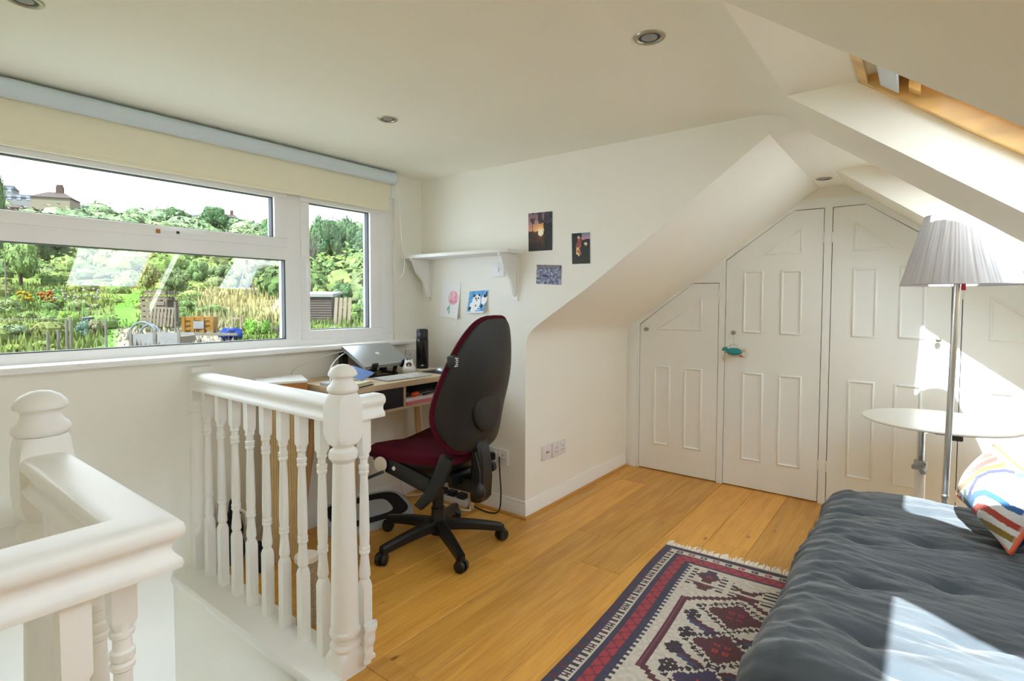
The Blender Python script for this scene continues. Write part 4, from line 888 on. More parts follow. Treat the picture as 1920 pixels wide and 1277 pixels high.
# ================================================================== RUG
RO, RL, RW = Vector((2.753, 1.069)), Vector((-.999, -.049)).normalized(), Vector((.049, -.999)).normalized()
RWID, RLEN, CELL = .92, 1.98, .0075
NAVY, WINE, RED, IVORY, BRN, DKB = (58, 54, 78), (84, 46, 62), (166, 56, 66), (206, 196, 182), (88, 44, 52), (52, 40, 48)
def rug_col(u, v):
    w_ = min(u, RWID-u); l_ = min(v, RLEN-v); jit = noise.noise(Vector((u*60, v*60, 0)))
    def sh_(c): return tuple(x*(1+.10*jit) for x in c)
    side = w_ < .195 and w_ < l_*1.02+.05
    if l_ < .028: return sh_(NAVY if l_ > .008 else WINE)
    if w_ < .034: return sh_(NAVY if int(v/.0225) % 3 else WINE)
    if w_ < .037 or .074 < w_ < .078 and l_ > .07: return sh_(IVORY if w_ > .03 else NAVY)
    if l_ < .066:
        k = (u % .06)/.06; a = abs(k-.5)
        if .034 < l_ < .060 and a < .26: return sh_(DKB if (int(u/.06) % 2) else RED) if not (a < .09 and .042 < l_ < .052) else sh_(IVORY)
        return sh_(IVORY)
    if w_ < .074:
        k = (v % .033)/.033; a = abs(w_-.0555)/.0185
        if k < .60 and a < .80 and not (.22 < k < .38 and a > .35): return sh_(DKB if int(v/.033) % 3 else WINE)
        return sh_(IVORY)
    if w_ < .100 or l_ < .078: return sh_(NAVY)
    if w_ < .140 or l_ < .128:
        s_ = v if w_ < .140 else u; q = (w_-.12)/.02 if w_ < .140 else (l_-.103)/.025
        zz = abs(((s_ % .06)/.06)-.5)*4-1
        if abs(zz-q) < .30: return sh_((120, 34, 58))
        return sh_(RED)
    if w_ < .166 or l_ < .140: return sh_(NAVY)
    if w_ < .192 and l_ > .15:
        if (w_-.166)/.026 < 1-abs(((v % .030)/.030)-.5)*2: return sh_(NAVY)
    if .193 < w_ < .197: return sh_(DKB)
    uc = abs(u-RWID/2); vv = (v-.30) % .87             # hexagon field repeats down the rug
    st_ = lambda x, n=.015: math.floor(x/n)*n
    hexd = st_(max(0., .235-uc)*.70)                    # inset of the hexagon ends
    edge = .165-hexd
    inside = edge+.03 < vv < (.87-edge)-.03
    if v > .25:
        band_side = .205 < uc < .232 and .155 < vv < .715
        band_end = (edge < vv < edge+.030 or (.87-edge)-.030 < vv < (.87-edge)) and uc < .232
        if band_side: return sh_((128, 60, 84) if abs(uc-.219) < .004 else BRN)
        if band_end: return sh_(BRN)
    def hooked(cu, cv, rx_, ry_, c, cc):
        a, b_ = abs(u-cu), abs(v-cv); d = st_(a, .012)/rx_+st_(b_, .012)/ry_
        if d < .82:
            if abs(a-.020) < .009 and abs(b_-.022) < .009: return cc if not (abs(a-.020) < .004 and abs(b_-.022) < .004) else c
            return c
        if .98 < d < 1.16 and int((a-b_+.5)/.017) % 2: return DKB
        if .90 < d < 1.20 and int((a-b_+.5)/.0085) % 4 == 0: return DKB
        return None
    if v > .28 and inside and uc < .205:
        for k, (dv, c, cc) in enumerate(((.19, BRN, (160, 44, 66)), (.44, BRN, (176, 60, 60)), (.68, (62, 52, 84), (180, 60, 60)))):
            r_ = hooked(RWID/2, v-vv+dv, .125, .105, c, cc)
            if r_: return sh_(r_)
        for du, dv in ((-.155, .271), (-.14, .404), (-.15, .53), (-.135, .638), (.155, .271), (.14, .404), (.15, .53), (.135, .638)):
            a, b_ = abs(u-RWID/2-du), abs(vv-dv)
            if (a < .008 and b_ < .040) or (b_ < .008 and a < .036) or (abs(b_-.024) < .008 and a < .022) or (abs(a-.024) < .007 and b_ < .016): return sh_(DKB)
        for du, dv in ((-.105, .335), (-.105, .565), (.105, .335), (.105, .565)):
            a, b_ = (u-RWID/2-du)*(1 if du < 0 else -1), vv-dv
            if abs(b_-st_(a*.45, .011)) < .022 and -.06 < a < .07: return sh_((66, 72, 104) if b_ > st_(a*.45, .011) else BRN)
    elif not inside:
        for cu in (.285, .475, .635, RWID-.285):
            cv = .222 if v < .3 else v-vv+.0
            a, b_ = st_(abs(u-cu), .007), st_(abs(v-cv), .007)
            if a+b_ < .056 or (a < .042 and b_ < .026) or (a < .016 and b_ < .062): return sh_((70, 56, 78) if v < cv and a+b_ > .015 else ((150, 60, 70) if a+b_ < .012 else BRN))
            if .050 < a < .082 and b_ < .052 and int((v+.5)/.015) % 2: return sh_(DKB)
    return sh_(IVORY)
nu, nv = int(RWID/CELL), int(RLEN/CELL)
def rug_pt(i, j):
    p = RO+RW*(i*RWID)+RL*(j*RLEN); return Vector((p.x+.004*math.sin(i*9), p.y+.006*math.sin(j*11)*(1-i), .006+.0015*noise.noise(Vector((p.x*4, p.y*4, 3)))))
rg_ = thing('rug', 'patterned kilim rug with navy, red and ivory borders on the oak floor', 'rug', (1.8, .6, 0))
o_ = MB().grid(rug_pt, nu, nv).build('weave', 'woven', rg_, smooth=False, fix=False)
pixels(o_, [rug_col((i+.5)*RWID/nu, (j+.5)*RLEN/nv) for j in range(nv) for i in range(nu)])
bko = MB().loft([[Vector((RO+RW*a+RL*b_).to_3d())+Vector((0, 0, z)) for a, b_ in ((.002, .002), (RWID-.002, .002), (RWID-.002, RLEN-.002), (.002, RLEN-.002))] for z in (.0006, .004)]).build('backing', 'woven', rg_, smooth=False)
vcols(bko, [NAVY]*8)
fgm = MB()
for k in range(92):
    u = .004+k*(RWID-.008)/91; b0 = RO+RW*u; ln = random.uniform(.045, .078); dx_ = random.uniform(-.018, .018)
    e_ = b0-RL*ln+RW*dx_; mid = b0-RL*ln*.5+RW*dx_*.2
    fgm.tube([(b0.x, b0.y, .006), (mid.x, mid.y, .009), (e_.x, e_.y, .003)], [.0042, .0048, .0024], 5)
fg_ = fgm.build('fringe', 'fringe', rg_); fg_['kind'] = 'stuff'

# ================================================================== SOFA BED, QUILT, CUSHIONS
sb_ = thing('sofa_bed', 'low dark sofa bed hidden beneath the grey quilt', 'sofa bed', (2.15, -.1, 0))
box('base', 'black_cloth', 1.44, 2.97, -.40, .27, .05, .24, sb_, bevel=.02); box('mattress', 'black_cloth', 1.43, 2.98, -.40, .29, .245, .40, sb_, bevel=.04)
box('backrest', 'black_cloth', 1.34, 2.98, -.70, -.47, .05, .80, sb_, bevel=.05)
for x in (1.50, 2.90):
    for y in (-.60, .20): box('foot', 'black_plastic', x-.025, x+.025, y-.025, y+.025, .0085 if y > 0 else 0, .052, sb_)
TUFT = [(2.918, .224), (2.598, .207), (2.286, .168), (1.933, .134), (1.627, .095), (2.74, -.009), (2.401, -.029), (2.075, -.077), (1.752, -.104), (1.52, .03), (1.48, -.2), (2.86, -.25), (2.52, -.26), (2.2, -.30), (1.86, -.34)]
def qprof(t_):               # across the bed: up the backrest, along the seat, over the front edge
    L = [(0, (-.458, .78)), (.10, (-.452, .60)), (.16, (-.435, .49)), (.21, (-.38, .455)), (.75, (.20, .452)), (.80, (.262, .443)), (.845, (.312, .418)), (.88, (.342, .375)), (.91, (.352, .32)), (1., (.350, .10))]
    for (a, p), (b_, q) in zip(L, L[1:]):
        if t_ <= b_: k = (t_-a)/(b_-a); return p[0]+(q[0]-p[0])*k, p[1]+(q[1]-p[1])*k
    return L[-1][1]
def qpt(i, j):
    t_ = j; y, z = qprof(t_); s_ = i; x = 1.36+1.675*s_
    ef = max(0, (x-2.90)/.135); en = max(0, (1.435-x)/.075)     # far and near ends roll over
    k = max(0, 1-ef**2)**.5 if ef < 1 else 0; k2 = max(0, 1-en**2)**.5 if en < 1 else 0
    z = .13+(z-.13)*(.45+.55*k)*(.72+.28*k2)
    h = 0.; n1 = noise.noise(Vector((x*9+y*1.5, y*1.6+x*.4, 1.7))); n2_ = noise.noise(Vector((x*20+y*5, y*2.6, 7.3))); n3_ = noise.noise(Vector((x*3, y*3, 2.)))
    h += .006*n1+.008*(.35-abs(n2_))+.010*n3_
    h += .006*(.3-abs(noise.noise(Vector((x*38-y*9, y*4, 4.2)))))+.0035*(.3-abs(noise.noise(Vector((x*75+y*14, y*9, 1.2)))))
    if y > .16: h += .005*math.sin(x*70+4*noise.noise(Vector((x*4, y*9, 3))))*min(1, (y-.16)/.08)
    for tx_, ty_ in TUFT:
        dx_, dy_ = x-tx_, y-ty_; d2 = dx_*dx_+dy_*dy_
        if d2 < .06: h -= .020*math.exp(-d2/.0011)+.014*math.exp(-dx_*dx_/.00035-dy_*dy_/.012)+.008*math.exp(-d2/.008)
    if t_ < .80: return Vector((x, y+(h if t_ < .14 else 0), z+h*(.3 if t_ < .14 else 1)))
    return Vector((x, y+h*min(1, (t_-.80)/.08), z+h*max(0, 1-(t_-.80)/.08)))
nq = 260; mq = 190
qo = thing('quilt', 'dark grey tufted cotton quilt spread over the sofa bed', 'quilt', (2.15, -.1, .4))
MB().grid(qpt, nq, mq).build('cover', 'quilt_cloth', qo, angle=180, fix=False)
pipe = [qpt(0, .16+.70*k/60)+Vector((-.004, 0, .002)) for k in range(61)]
MB().tube(pipe, .006, 8).build('piping', 'quilt_cloth', qo)
for tx_, ty_ in TUFT[:9]:
    tz = qpt((tx_-1.36)/1.675, .21+.54*(ty_+.38)/.58).z
    MB().tube([(tx_-.003, ty_-.012, tz+.003), (tx_, ty_, tz+.006), (tx_+.003, ty_+.012, tz+.003)], .002, 5).build('tuft_stitch', 'charcoal', qo)
# patterned cushion
mat('coral', (226, 104, 70), .8)
cA, cB, cC = Vector((2.80, -.228, .748)), Vector((2.395, -.246, .475)), Vector((2.83, -.125, .52)); cD = cA+cB-cC
cn = (cB-cC).cross(cA-cC).normalized()
def pj(p):
    d = Vector(p)-Vector((0, 0, H)); z = d.dot(_f); return CX+F*d.dot(CR)/z, CY-F*d.dot(CU)/z
STK = [((140, 60, 44), 24, [(185, 350), (240, 325), (350, 255), (465, 215)]), ((140, 66, 52), 22, [(185, 340), (215, 280), (310, 205), (420, 165)]), ((150, 118, 40), 24, [(80, 530), (180, 435), (320, 325), (550, 268)]), ((58, 60, 124), 17, [(185, 690), (190, 600), (215, 520), (280, 400), (400, 345), (560, 332), (650, 352)]),  # strokes lying in the sun coloured darker to offset it
       ((70, 120, 118), 16, [(158, 530), (158, 640), (185, 750)]), ((70, 80, 150), 10, [(108, 590), (140, 680), (225, 785)]), ((160, 128, 116), 26, [(370, 440), (480, 440), (590, 445), (545, 530), (620, 572), (750, 580)]), ((50, 104, 156), 30, [(205, 680), (225, 610), (270, 565), (350, 548), (480, 612), (600, 700), (725, 752)]),
       ((176, 62, 42), 32, [(240, 790), (245, 730), (290, 690), (350, 700), (450, 765), (580, 850), (700, 912)]), ((140, 112, 26), 32, [(310, 838), (400, 885), (520, 955), (625, 1015)]), ((34, 44, 120), 22, [(410, 1075), (500, 1130), (610, 1175)]), ((70, 124, 112), 22, [(680, 378), (760, 386)]), ((110, 66, 46), 16, [(250, 200), (330, 172), (430, 170)]), ((150, 150, 146), 34, [(330, 140), (420, 120), (460, 150)])]
def stroke_col(p):
    px, py = pj(p); a, b_ = (px-1780)*5.32, (py-820)*5.32; best = (242, 240, 236)
    for c, w_, pts in STK:
        for (x0, y0), (x1, y1) in zip(pts, pts[1:]):
            dx_, dy_ = x1-x0, y1-y0; t_ = max(0, min(1, ((a-x0)*dx_+(b_-y0)*dy_)/(dx_*dx_+dy_*dy_)))
            if math.hypot(a-x0-dx_*t_, b_-y0-dy_*t_) < w_*(1+.12*noise.noise(Vector((a*.05, b_*.05, 0)))): best = c
    return best if best != (242, 240, 236) else (222, 220, 216)
def cush_pt(u, v, side, th):
    p = cC*(1-u)*(1-v)+cB*u*(1-v)+cA*(1-u)*v+cD*u*v; cen = (cA+cB+cC+cD)/4
    a, b_ = 2*u-1, 2*v-1; q = max(0, (1-a**2)*(1-b_**2))**.45; pin = .045*(a*a*(1-b_*b_)+b_*b_*(1-a*a))
    p = p+(cen-p)*pin*1.6
    return p+cn*(side*th*q)
cu = thing('cushion', 'white cushion with bold multicoloured brush strokes and orange piping on the quilt', 'cushion', (2.6, -.24, .47))
n_ = 110
o_ = MB().grid(lambda i, j: cush_pt(i, j, 1, .085), n_, n_).build('front_cover', 'cushion_cloth', cu, angle=180, fix=False)
vcols(o_, [stroke_col(Vector(v.co)/U+Vector((2.6, -.24, .47))) for v in o_.data.vertices])
MB().grid(lambda i, j: cush_pt(i, j, -1, .085), 30, 30).build('back_cover', 'navy', cu, angle=180, fix=False)
per = [cush_pt(k/24, 0, 0, 0) for k in range(24)]+[cush_pt(1, k/24, 0, 0) for k in range(24)]+[cush_pt(1-k/24, 1, 0, 0) for k in range(24)]+[cush_pt(0, 1-k/24, 0, 0) for k in range(24)]
MB().tube(per, .0075, 8, closed=True).build('piping', 'coral', cu)
# second cushion, only its corner shows
c2 = thing('cushion', 'pale teal cushion corner at the right edge behind the patterned cushion', 'cushion', (2.80, -.40, .47))
def c2pt(u, v, side):
    a, b_ = 2*u-1, 2*v-1; q = max(0, (1-a*a)*(1-b_*b_))**.45
    return Vector((2.78+.20*a*(1-.1*b_*b_), -.372-.045*b_-side*-.05*q, .625+.15*b_*(1-.1*a*a)+side*.01*q))
mat('pale_teal', (170, 196, 190), .9, bump=.2, bscale=500)
MB().grid(lambda i, j: c2pt(i, j, 1), 24, 24).build('front_cover', 'pale_teal', c2, angle=180, fix=False); MB().grid(lambda i, j: c2pt(i, j, -1), 24, 24).build('back_cover', 'pale_teal', c2, angle=180, fix=False)

# ================================================================== ROUND TABLE, FLOOR LAMP
tb = thing('side_table', 'round white adjustable side table behind the bed', 'table', (3.48, -.07, 0))
MB().lathe([(0, .694), (.30, .694), (.322, .697), (.325, .702), (.322, .707), (.30, .709), (0, .709)], (3.48, -.07, 0), 64, Matrix.Diagonal((1., 1.02, 1, 1))).build('table_top', 'table_top', tb)
MB().tube([(3.48, -.06, .688), (3.50, -.02, .687), (3.50, -.005, .68), (3.50, 0, .665), (3.50, 0, .47)], .016, 14).build('leg_tube', 'chrome', tb)
MB().tube([(3.50, 0, .475), (3.50, 0, .03)], .023, 16).build('outer_tube', 'white_plastic', tb)
MB().lathe([(.0235, .44), (.028, .442), (.028, .482), (.0235, .484)], (3.50, 0, 0), 16).build('collar', 'lightgrey_plastic', tb)
mb = MB().lathe([(0, 0), (.008, 0), (.008, .03), (0, .03)], (3.478, 0, .46), 10, rx)
for k in range(3): mb.lathe([(0, 0), (.012, .002), (.014, .03), (.009, .036), (0, .037)], (3.440, 0, .46), 8, Matrix.Rotation(R(30+120*k), 4, 'X'))
mb.build('clamp_knob', 'grey_plastic', tb)
mb = MB().box(3.36, 3.44, -.13, -.05, .655, .693); mb.box(3.33, 3.37, -.16, -.10, .640, .664); mb.build('tilt_bracket', 'gasket', tb, bevel=.006)
mb = MB().box(3.30, 3.70, -.02, .02, .012, .04); mb.box(3.30, 3.34, -.28, .28, .012, .04); mb.box(3.66, 3.70, -.28, .28, .012, .04)
for x in (3.32, 3.68):
    for y in (-.26, .26): mb.box(x-.015, x+.015, y-.015, y+.015, 0, .013)
mb.build('foot_frame', 'white_plastic', tb, bevel=.006)
lm = thing('floor_lamp', 'chrome floor lamp with pleated pale grey shade beside the bed', 'lamp', (3.10, -.09, 0))
MB().lathe([(0, 0), (.115, 0), (.118, .008), (.10, .016), (.02, .022), (0, .022)], (3.10, -.088, 0), 32).build('base', 'chrome', lm)
MB().tube([(3.10, -.088, .02), (3.10, -.092, .43)], .0115, 16).build('pole', 'steel', lm); MB().lathe([(.0125, .42), (.0145, .424), (.0145, .436), (.0125, .44)], (3.10, -.092, 0), 16).build('pole_collar', 'steel', lm)
MB().tube([(3.10, -.092, .43), (3.10, -.108, 1.42)], .0125, 16).build('upper_pole', 'steel', lm)
MB().tube([(3.10, -.108, 1.40), (3.10, -.108, 1.50)], .02, 14).build('lamp_holder', 'white_plastic', lm)
MB().sphere((3.10, -.108, 1.545), (.032, .032, .045), 16, 10).build('bulb', 'white_plastic', lm)
seg = 288; rings = []
for k in range(19):
    t_ = k/18; z = 1.385+.305*t_; r_ = .217-.100*t_; cy_ = -.118+.016*t_; ring = []
    for i in range(seg):
        a = 2*math.pi*i/seg; f_ = noise.noise(Vector((math.cos(a)*9, math.sin(a)*9, t_*.7)))*.5+noise.noise(Vector((math.cos(a)*24, math.sin(a)*24, 3+t_*.4)))*.7
        q = r_+.0040*f_*(1-.3*abs(2*t_-1))+.0030*noise.noise(Vector((math.cos(a)*46, math.sin(a)*46, 9+t_*1.2)))+.0008*math.sin(a*96+3*math.sin(t_*3+a*5))
        ring.append(Vector((3.10+q*math.cos(a), cy_+q*math.sin(a), z+.0015*math.sin(a*40)*(t_ < .01)+.002*f_*(t_ > .99))))
    rings.append(ring)
MB().loft(rings, cap=False).build('shade', 'shade_cloth', lm, angle=180, fix=False)
for z, r_, cy_ in ((1.385, .216, -.118), (1.69, .116, -.102)): MB().tube([(3.10+r_*math.cos(2*math.pi*i/48), cy_+r_*math.sin(2*math.pi*i/48), z) for i in range(48)], .003, 6, closed=True).build('shade_ring', 'shade_cloth', lm)
for k in range(3):
    a = 2*math.pi*k/3; MB().tube([(3.10, -.102, 1.50), (3.10+.114*math.cos(a), -.102+.114*math.sin(a), 1.688)], .002, 5).build('shade_spider', 'steel', lm)
MB().tube([(3.085, -.128, 1.40), (3.085, -.130, 1.36)], .008, 8).build('switch', 'red', lm)
# ================================================================== OUTSIDE: ALLOTMENTS ON THE HILL
ROWS = [(3., -4.6), (10., -1.9), (18., -.45), (21., -.22), (25., .23), (32., .89), (42., 2.0), (55., 3.86), (75., 7.0), (110., 13.4), (150., 21.4), (220., 36.5), (300., 44.)]
ROWS = [(a, 1.3+(z-1.3)*.8) for a, z in ROWS]
EXT = .36                    # leaf tones darkened to suit the indoor exposure
elin = lambda c: tuple(x*EXT for x in lin(c))
def hill(r_):
    for (a, za), (b_, zb) in zip(ROWS, ROWS[1:]):
        if r_ <= b_: return za+(zb-za)*(r_-a)/(b_-a)
    return ROWS[-1][1]
def ground_at(px, r_):       # a point on the hill in the direction of pixel column px
    d = ray(px, 560); d.z = 0; d.normalize(); return Vector((d.x*r_, d.y*r_, hill(r_)))
def size(px_len, r_, px): return px_len*r_*ray(px, 560).normalized().dot(_f)/F
def gcol(p):
    r_ = math.hypot(p.x, p.y); px, py = pj(p)
    k = noise.noise(Vector((p.x*.22, p.y*.22, 0)))+.5*noise.noise(Vector((p.x*.9, p.y*.9, 5)))
    c = mixc((112, 138, 66), (146, 162, 86), k+.5)
    if 195+(640-py)*.35 < px < 262-(py-560)*.1 and 545 < py < 660: c = mixc((104, 156, 60), (126, 172, 74), k+.5)         # mown path
    if 365 < px < 545 and 535 < py < 605: c = mixc((206, 192, 134), (176, 180, 108), k*.8+.4)                               # tall dry grass
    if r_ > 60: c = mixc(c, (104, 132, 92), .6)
    if 225 < px < 440 and py > 612 and r_ < 30: c = mixc((190, 180, 160), (150, 150, 104), k+.4)                              # bare plots
    return c
mb = MB(); RS = [3+1.2*i for i in range(20)]+[28+1.6*i for i in range(20)]+[61+4*i for i in range(20)]+[145+10*i for i in range(16)]
NA = 110
for r_ in RS:
    for k in range(NA+1):
        a = R(30)+R(75)*k/NA; x, y = r_*math.cos(a), r_*math.sin(a)
        mb.v.append(Vector((x, y, hill(r_)+.25*noise.noise(Vector((x*.3, y*.3, 0)))*min(1, r_/20)*(r_ > 16))))
for j in range(len(RS)-1):
    for k in range(NA): q = j*(NA+1)+k; mb.f.append((q, q+1, q+NA+2, q+NA+1))
gr = mb.build('ground', 'hillside', angle=180, fix=False, kind='structure', label='green allotment hillside outside the window')
dk_ = lambda c: tuple(x*.48 for x in c)
vcols(gr, [dk_(gcol(Vector(v.co)/U)) for v in gr.data.vertices])
# grass blades over the near slope
mb = MB(); rnd = random.Random(3)
for k in range(9000):
    px = rnd.uniform(-15, 715); r_ = 17+30*rnd.random()**1.3; p = ground_at(px, r_); qx, qy = pj(p)
    dry = 365 < qx < 545 and 535 < qy < 605; path = 195+(640-qy)*.35 < qx < 262-(qy-560)*.1 and qy > 545
    h_ = rnd.uniform(.10, .30)*(1.8 if dry else .35 if path else 1.1); a = rnd.uniform(0, 6.28); w_ = .05+.04*rnd.random()
    d = Vector((math.cos(a)*w_, math.sin(a)*w_, 0)); t_ = Vector((rnd.uniform(-.1, .1), rnd.uniform(-.1, .1), h_)); p.z -= .12
    q = len(mb.v); mb.v += [p-d, p+d, p+t_+Vector((0, 0, .12))]; mb.f.append((q, q+1, q+2))
gs = mb.build('meadow_grass', 'hillside', gr, fix=False, smooth=False, kind='stuff')
cl_ = []
for v in gs.data.vertices:
    p = Vector(v.co)/U; c = gcol(p); k = rnd.uniform(.85, 1.2); cl_.append(dk_(tuple(min(255, x*k) for x in c)))
vcols(gs, cl_)
# plants: a few foliage shapes, copied with their own size and tone
def foliage(seed, lumps, leaves, leaf, spread=(1, 1, 1), upright=0.):
    rn = random.Random(seed); mb = MB(); L = []
    for k in range(lumps):
        a = rn.uniform(0, 6.28); z = rn.uniform(-.55, .75); q = math.sqrt(max(.05, 1-z*z))*rn.uniform(.25, .72)
        L.append((Vector((q*math.cos(a)*spread[0], q*math.sin(a)*spread[1], z*.62*spread[2])), rn.uniform(.24, .42)))
    for c, r_ in L: mb.sphere(c, (r_*.86, r_*.86, r_*.8), 8, 6)
    for k in range(leaves):
        c, r_ = rn.choice(L); z = rn.uniform(-.7, 1); a = rn.uniform(0, 6.28); s_ = math.sqrt(1-z*z)
        n = Vector((s_*math.cos(a), s_*math.sin(a), z)); p = c+n*r_*rn.uniform(.82, 1.12)
        t1 = n.cross(Vector((rn.uniform(-1, 1), rn.uniform(-1, 1), rn.uniform(-1, 1)))).normalized(); t2 = (n.cross(t1)+n*rn.uniform(-.5, .9)).normalized()
        if upright: t2 = (t2*(1-upright)+Vector((0, 0, 1))*upright).normalized()
        w_ = leaf*rn.uniform(.6, 1.2); q = len(mb.v); mb.v += [p-t1*w_*.5, p+t2*w_*.9, p+t1*w_*.5, p-t2*w_*.5]; mb.f.append((q, q+1, q+2, q+3))
    zmin = min(v.z for v in mb.v); zmax = max(v.z for v in mb.v); rmax = max(math.hypot(v.x, v.y) for v in mb.v)
    mb.v = [Vector((v.x/rmax, v.y/rmax, (v.z-zmin)/(zmax-zmin))) for v in mb.v]
    me = bpy.data.meshes.new('foliage'); me.from_pydata([tuple(v) for v in mb.v], [], mb.f); me.update(); me.materials.append(M['leaf']); return me
FM_ = {'round': foliage(1, 16, 1500, .11), 'tree': foliage(2, 24, 2200, .085), 'loose': foliage(5, 12, 1100, .12, (1.1, 1, 1)), 'tree2': foliage(8, 20, 2000, .09, (1, 1, .8)), 'spiky': foliage(11, 10, 900, .17, (1, 1, 1.2), .75)}
tk = MB().tube([(0, 0, 0), (.02, 0, .5), (-.01, .01, 1)], [1, .8, .5], 8)
TRK = bpy.data.meshes.new('trunk'); TRK.from_pydata([tuple(v) for v in tk.v], [], tk.f); TRK.materials.append(M['bark'])
def plant(name, label, cat, px, r_, base_dz, w_px, h_px, shape, tone, group, trunk=0.):
    """px column, distance, half width and height in picture pixels at that distance"""
    g = ground_at(px, r_); hw = size(w_px, r_, px); hh = size(h_px, r_, px); g = g+Vector((0, 0, base_dz-.1))
    e = thing(name, label, cat, g, random.uniform(0, 6.28), group=group)
    f = bpy.data.objects.new('foliage', FM_[shape]); C.objects.link(f); f.parent = e; f.color = (*elin(tone), 1)
    f.location = (0, 0, hh*trunk*U); f.scale = (hw*U, hw*U*.9, hh*(1-trunk)*U)
    if trunk:
        t_ = bpy.data.objects.new('trunk', TRK); C.objects.link(t_); t_.parent = e; t_.scale = (hw*.08*U, hw*.08*U, hh*(trunk+.3)*U)
    return e
TREES = [
 # px, r, dz, halfwidth, height, shape, tone (distance haze mixed into the far ones), label
 (-12, 60, 0, 30, 195, 'tree', (84, 112, 58), 'tall green tree at the extreme left edge of the window', .12),
 (40, 46, 0, 42, 105, 'tree2', (104, 132, 62), 'spreading light green tree below the transom at the far left', .1),
 (104, 62, 0, 36, 92, 'tree', (62, 84, 46), 'dark green tree behind the left garden, right of the pale one', .1),
 (330, 170, 0, 27, 40, 'tree', (74, 108, 62), 'mid green tree on the skyline left of the domed oak', .1),
 (405, 165, 0, 31, 50, 'tree', (58, 96, 48), 'large domed oak on the skyline above the transom', .1),
 (448, 190, 0, 20, 22, 'tree2', (86, 116, 84), 'low greyish tree on the skyline right of the domed oak', .1),
 (503, 120, 0, 24, 52, 'tree', (74, 112, 60), 'rounded tree on the skyline beside the mullion', .1),
 (610, 75, 0, 34, 100, 'tree', (66, 98, 56), 'tall dark tree at the top left of the casement pane', .08),
 (650, 80, 0, 32, 95, 'tree2', (72, 104, 62), 'tall dark tree in the middle of the casement skyline', .08),
 (690, 75, 0, 30, 80, 'tree', (78, 108, 70), 'tall tree at the right side of the casement skyline', .08),
 (565, 90, 0, 26, 80, 'tree2', (90, 120, 76), 'pale tree half hidden by the mullion', .08),
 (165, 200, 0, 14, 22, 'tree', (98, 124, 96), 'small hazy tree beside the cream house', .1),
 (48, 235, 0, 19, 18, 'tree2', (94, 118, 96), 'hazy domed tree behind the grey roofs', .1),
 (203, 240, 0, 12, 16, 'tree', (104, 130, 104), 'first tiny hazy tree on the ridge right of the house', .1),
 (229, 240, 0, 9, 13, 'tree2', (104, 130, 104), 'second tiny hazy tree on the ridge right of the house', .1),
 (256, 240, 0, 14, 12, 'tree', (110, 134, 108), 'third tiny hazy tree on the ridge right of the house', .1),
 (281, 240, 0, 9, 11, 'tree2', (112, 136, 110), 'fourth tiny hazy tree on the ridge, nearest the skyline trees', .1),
 (135, 150, 0, 20, 26, 'tree', (124, 152, 66), 'bright green tree in front of the cream house', .1),
 (62, 160, 0, 14, 14, 'tree2', (100, 122, 74), 'low green tree left of the cream house', .1)]
for px, r_, dz, w_, h_, s_, tone, lab, tr_ in TREES: plant('tree', lab, 'tree', px, r_, dz, w_, h_, s_, tone, 'trees beyond the allotments', tr_)
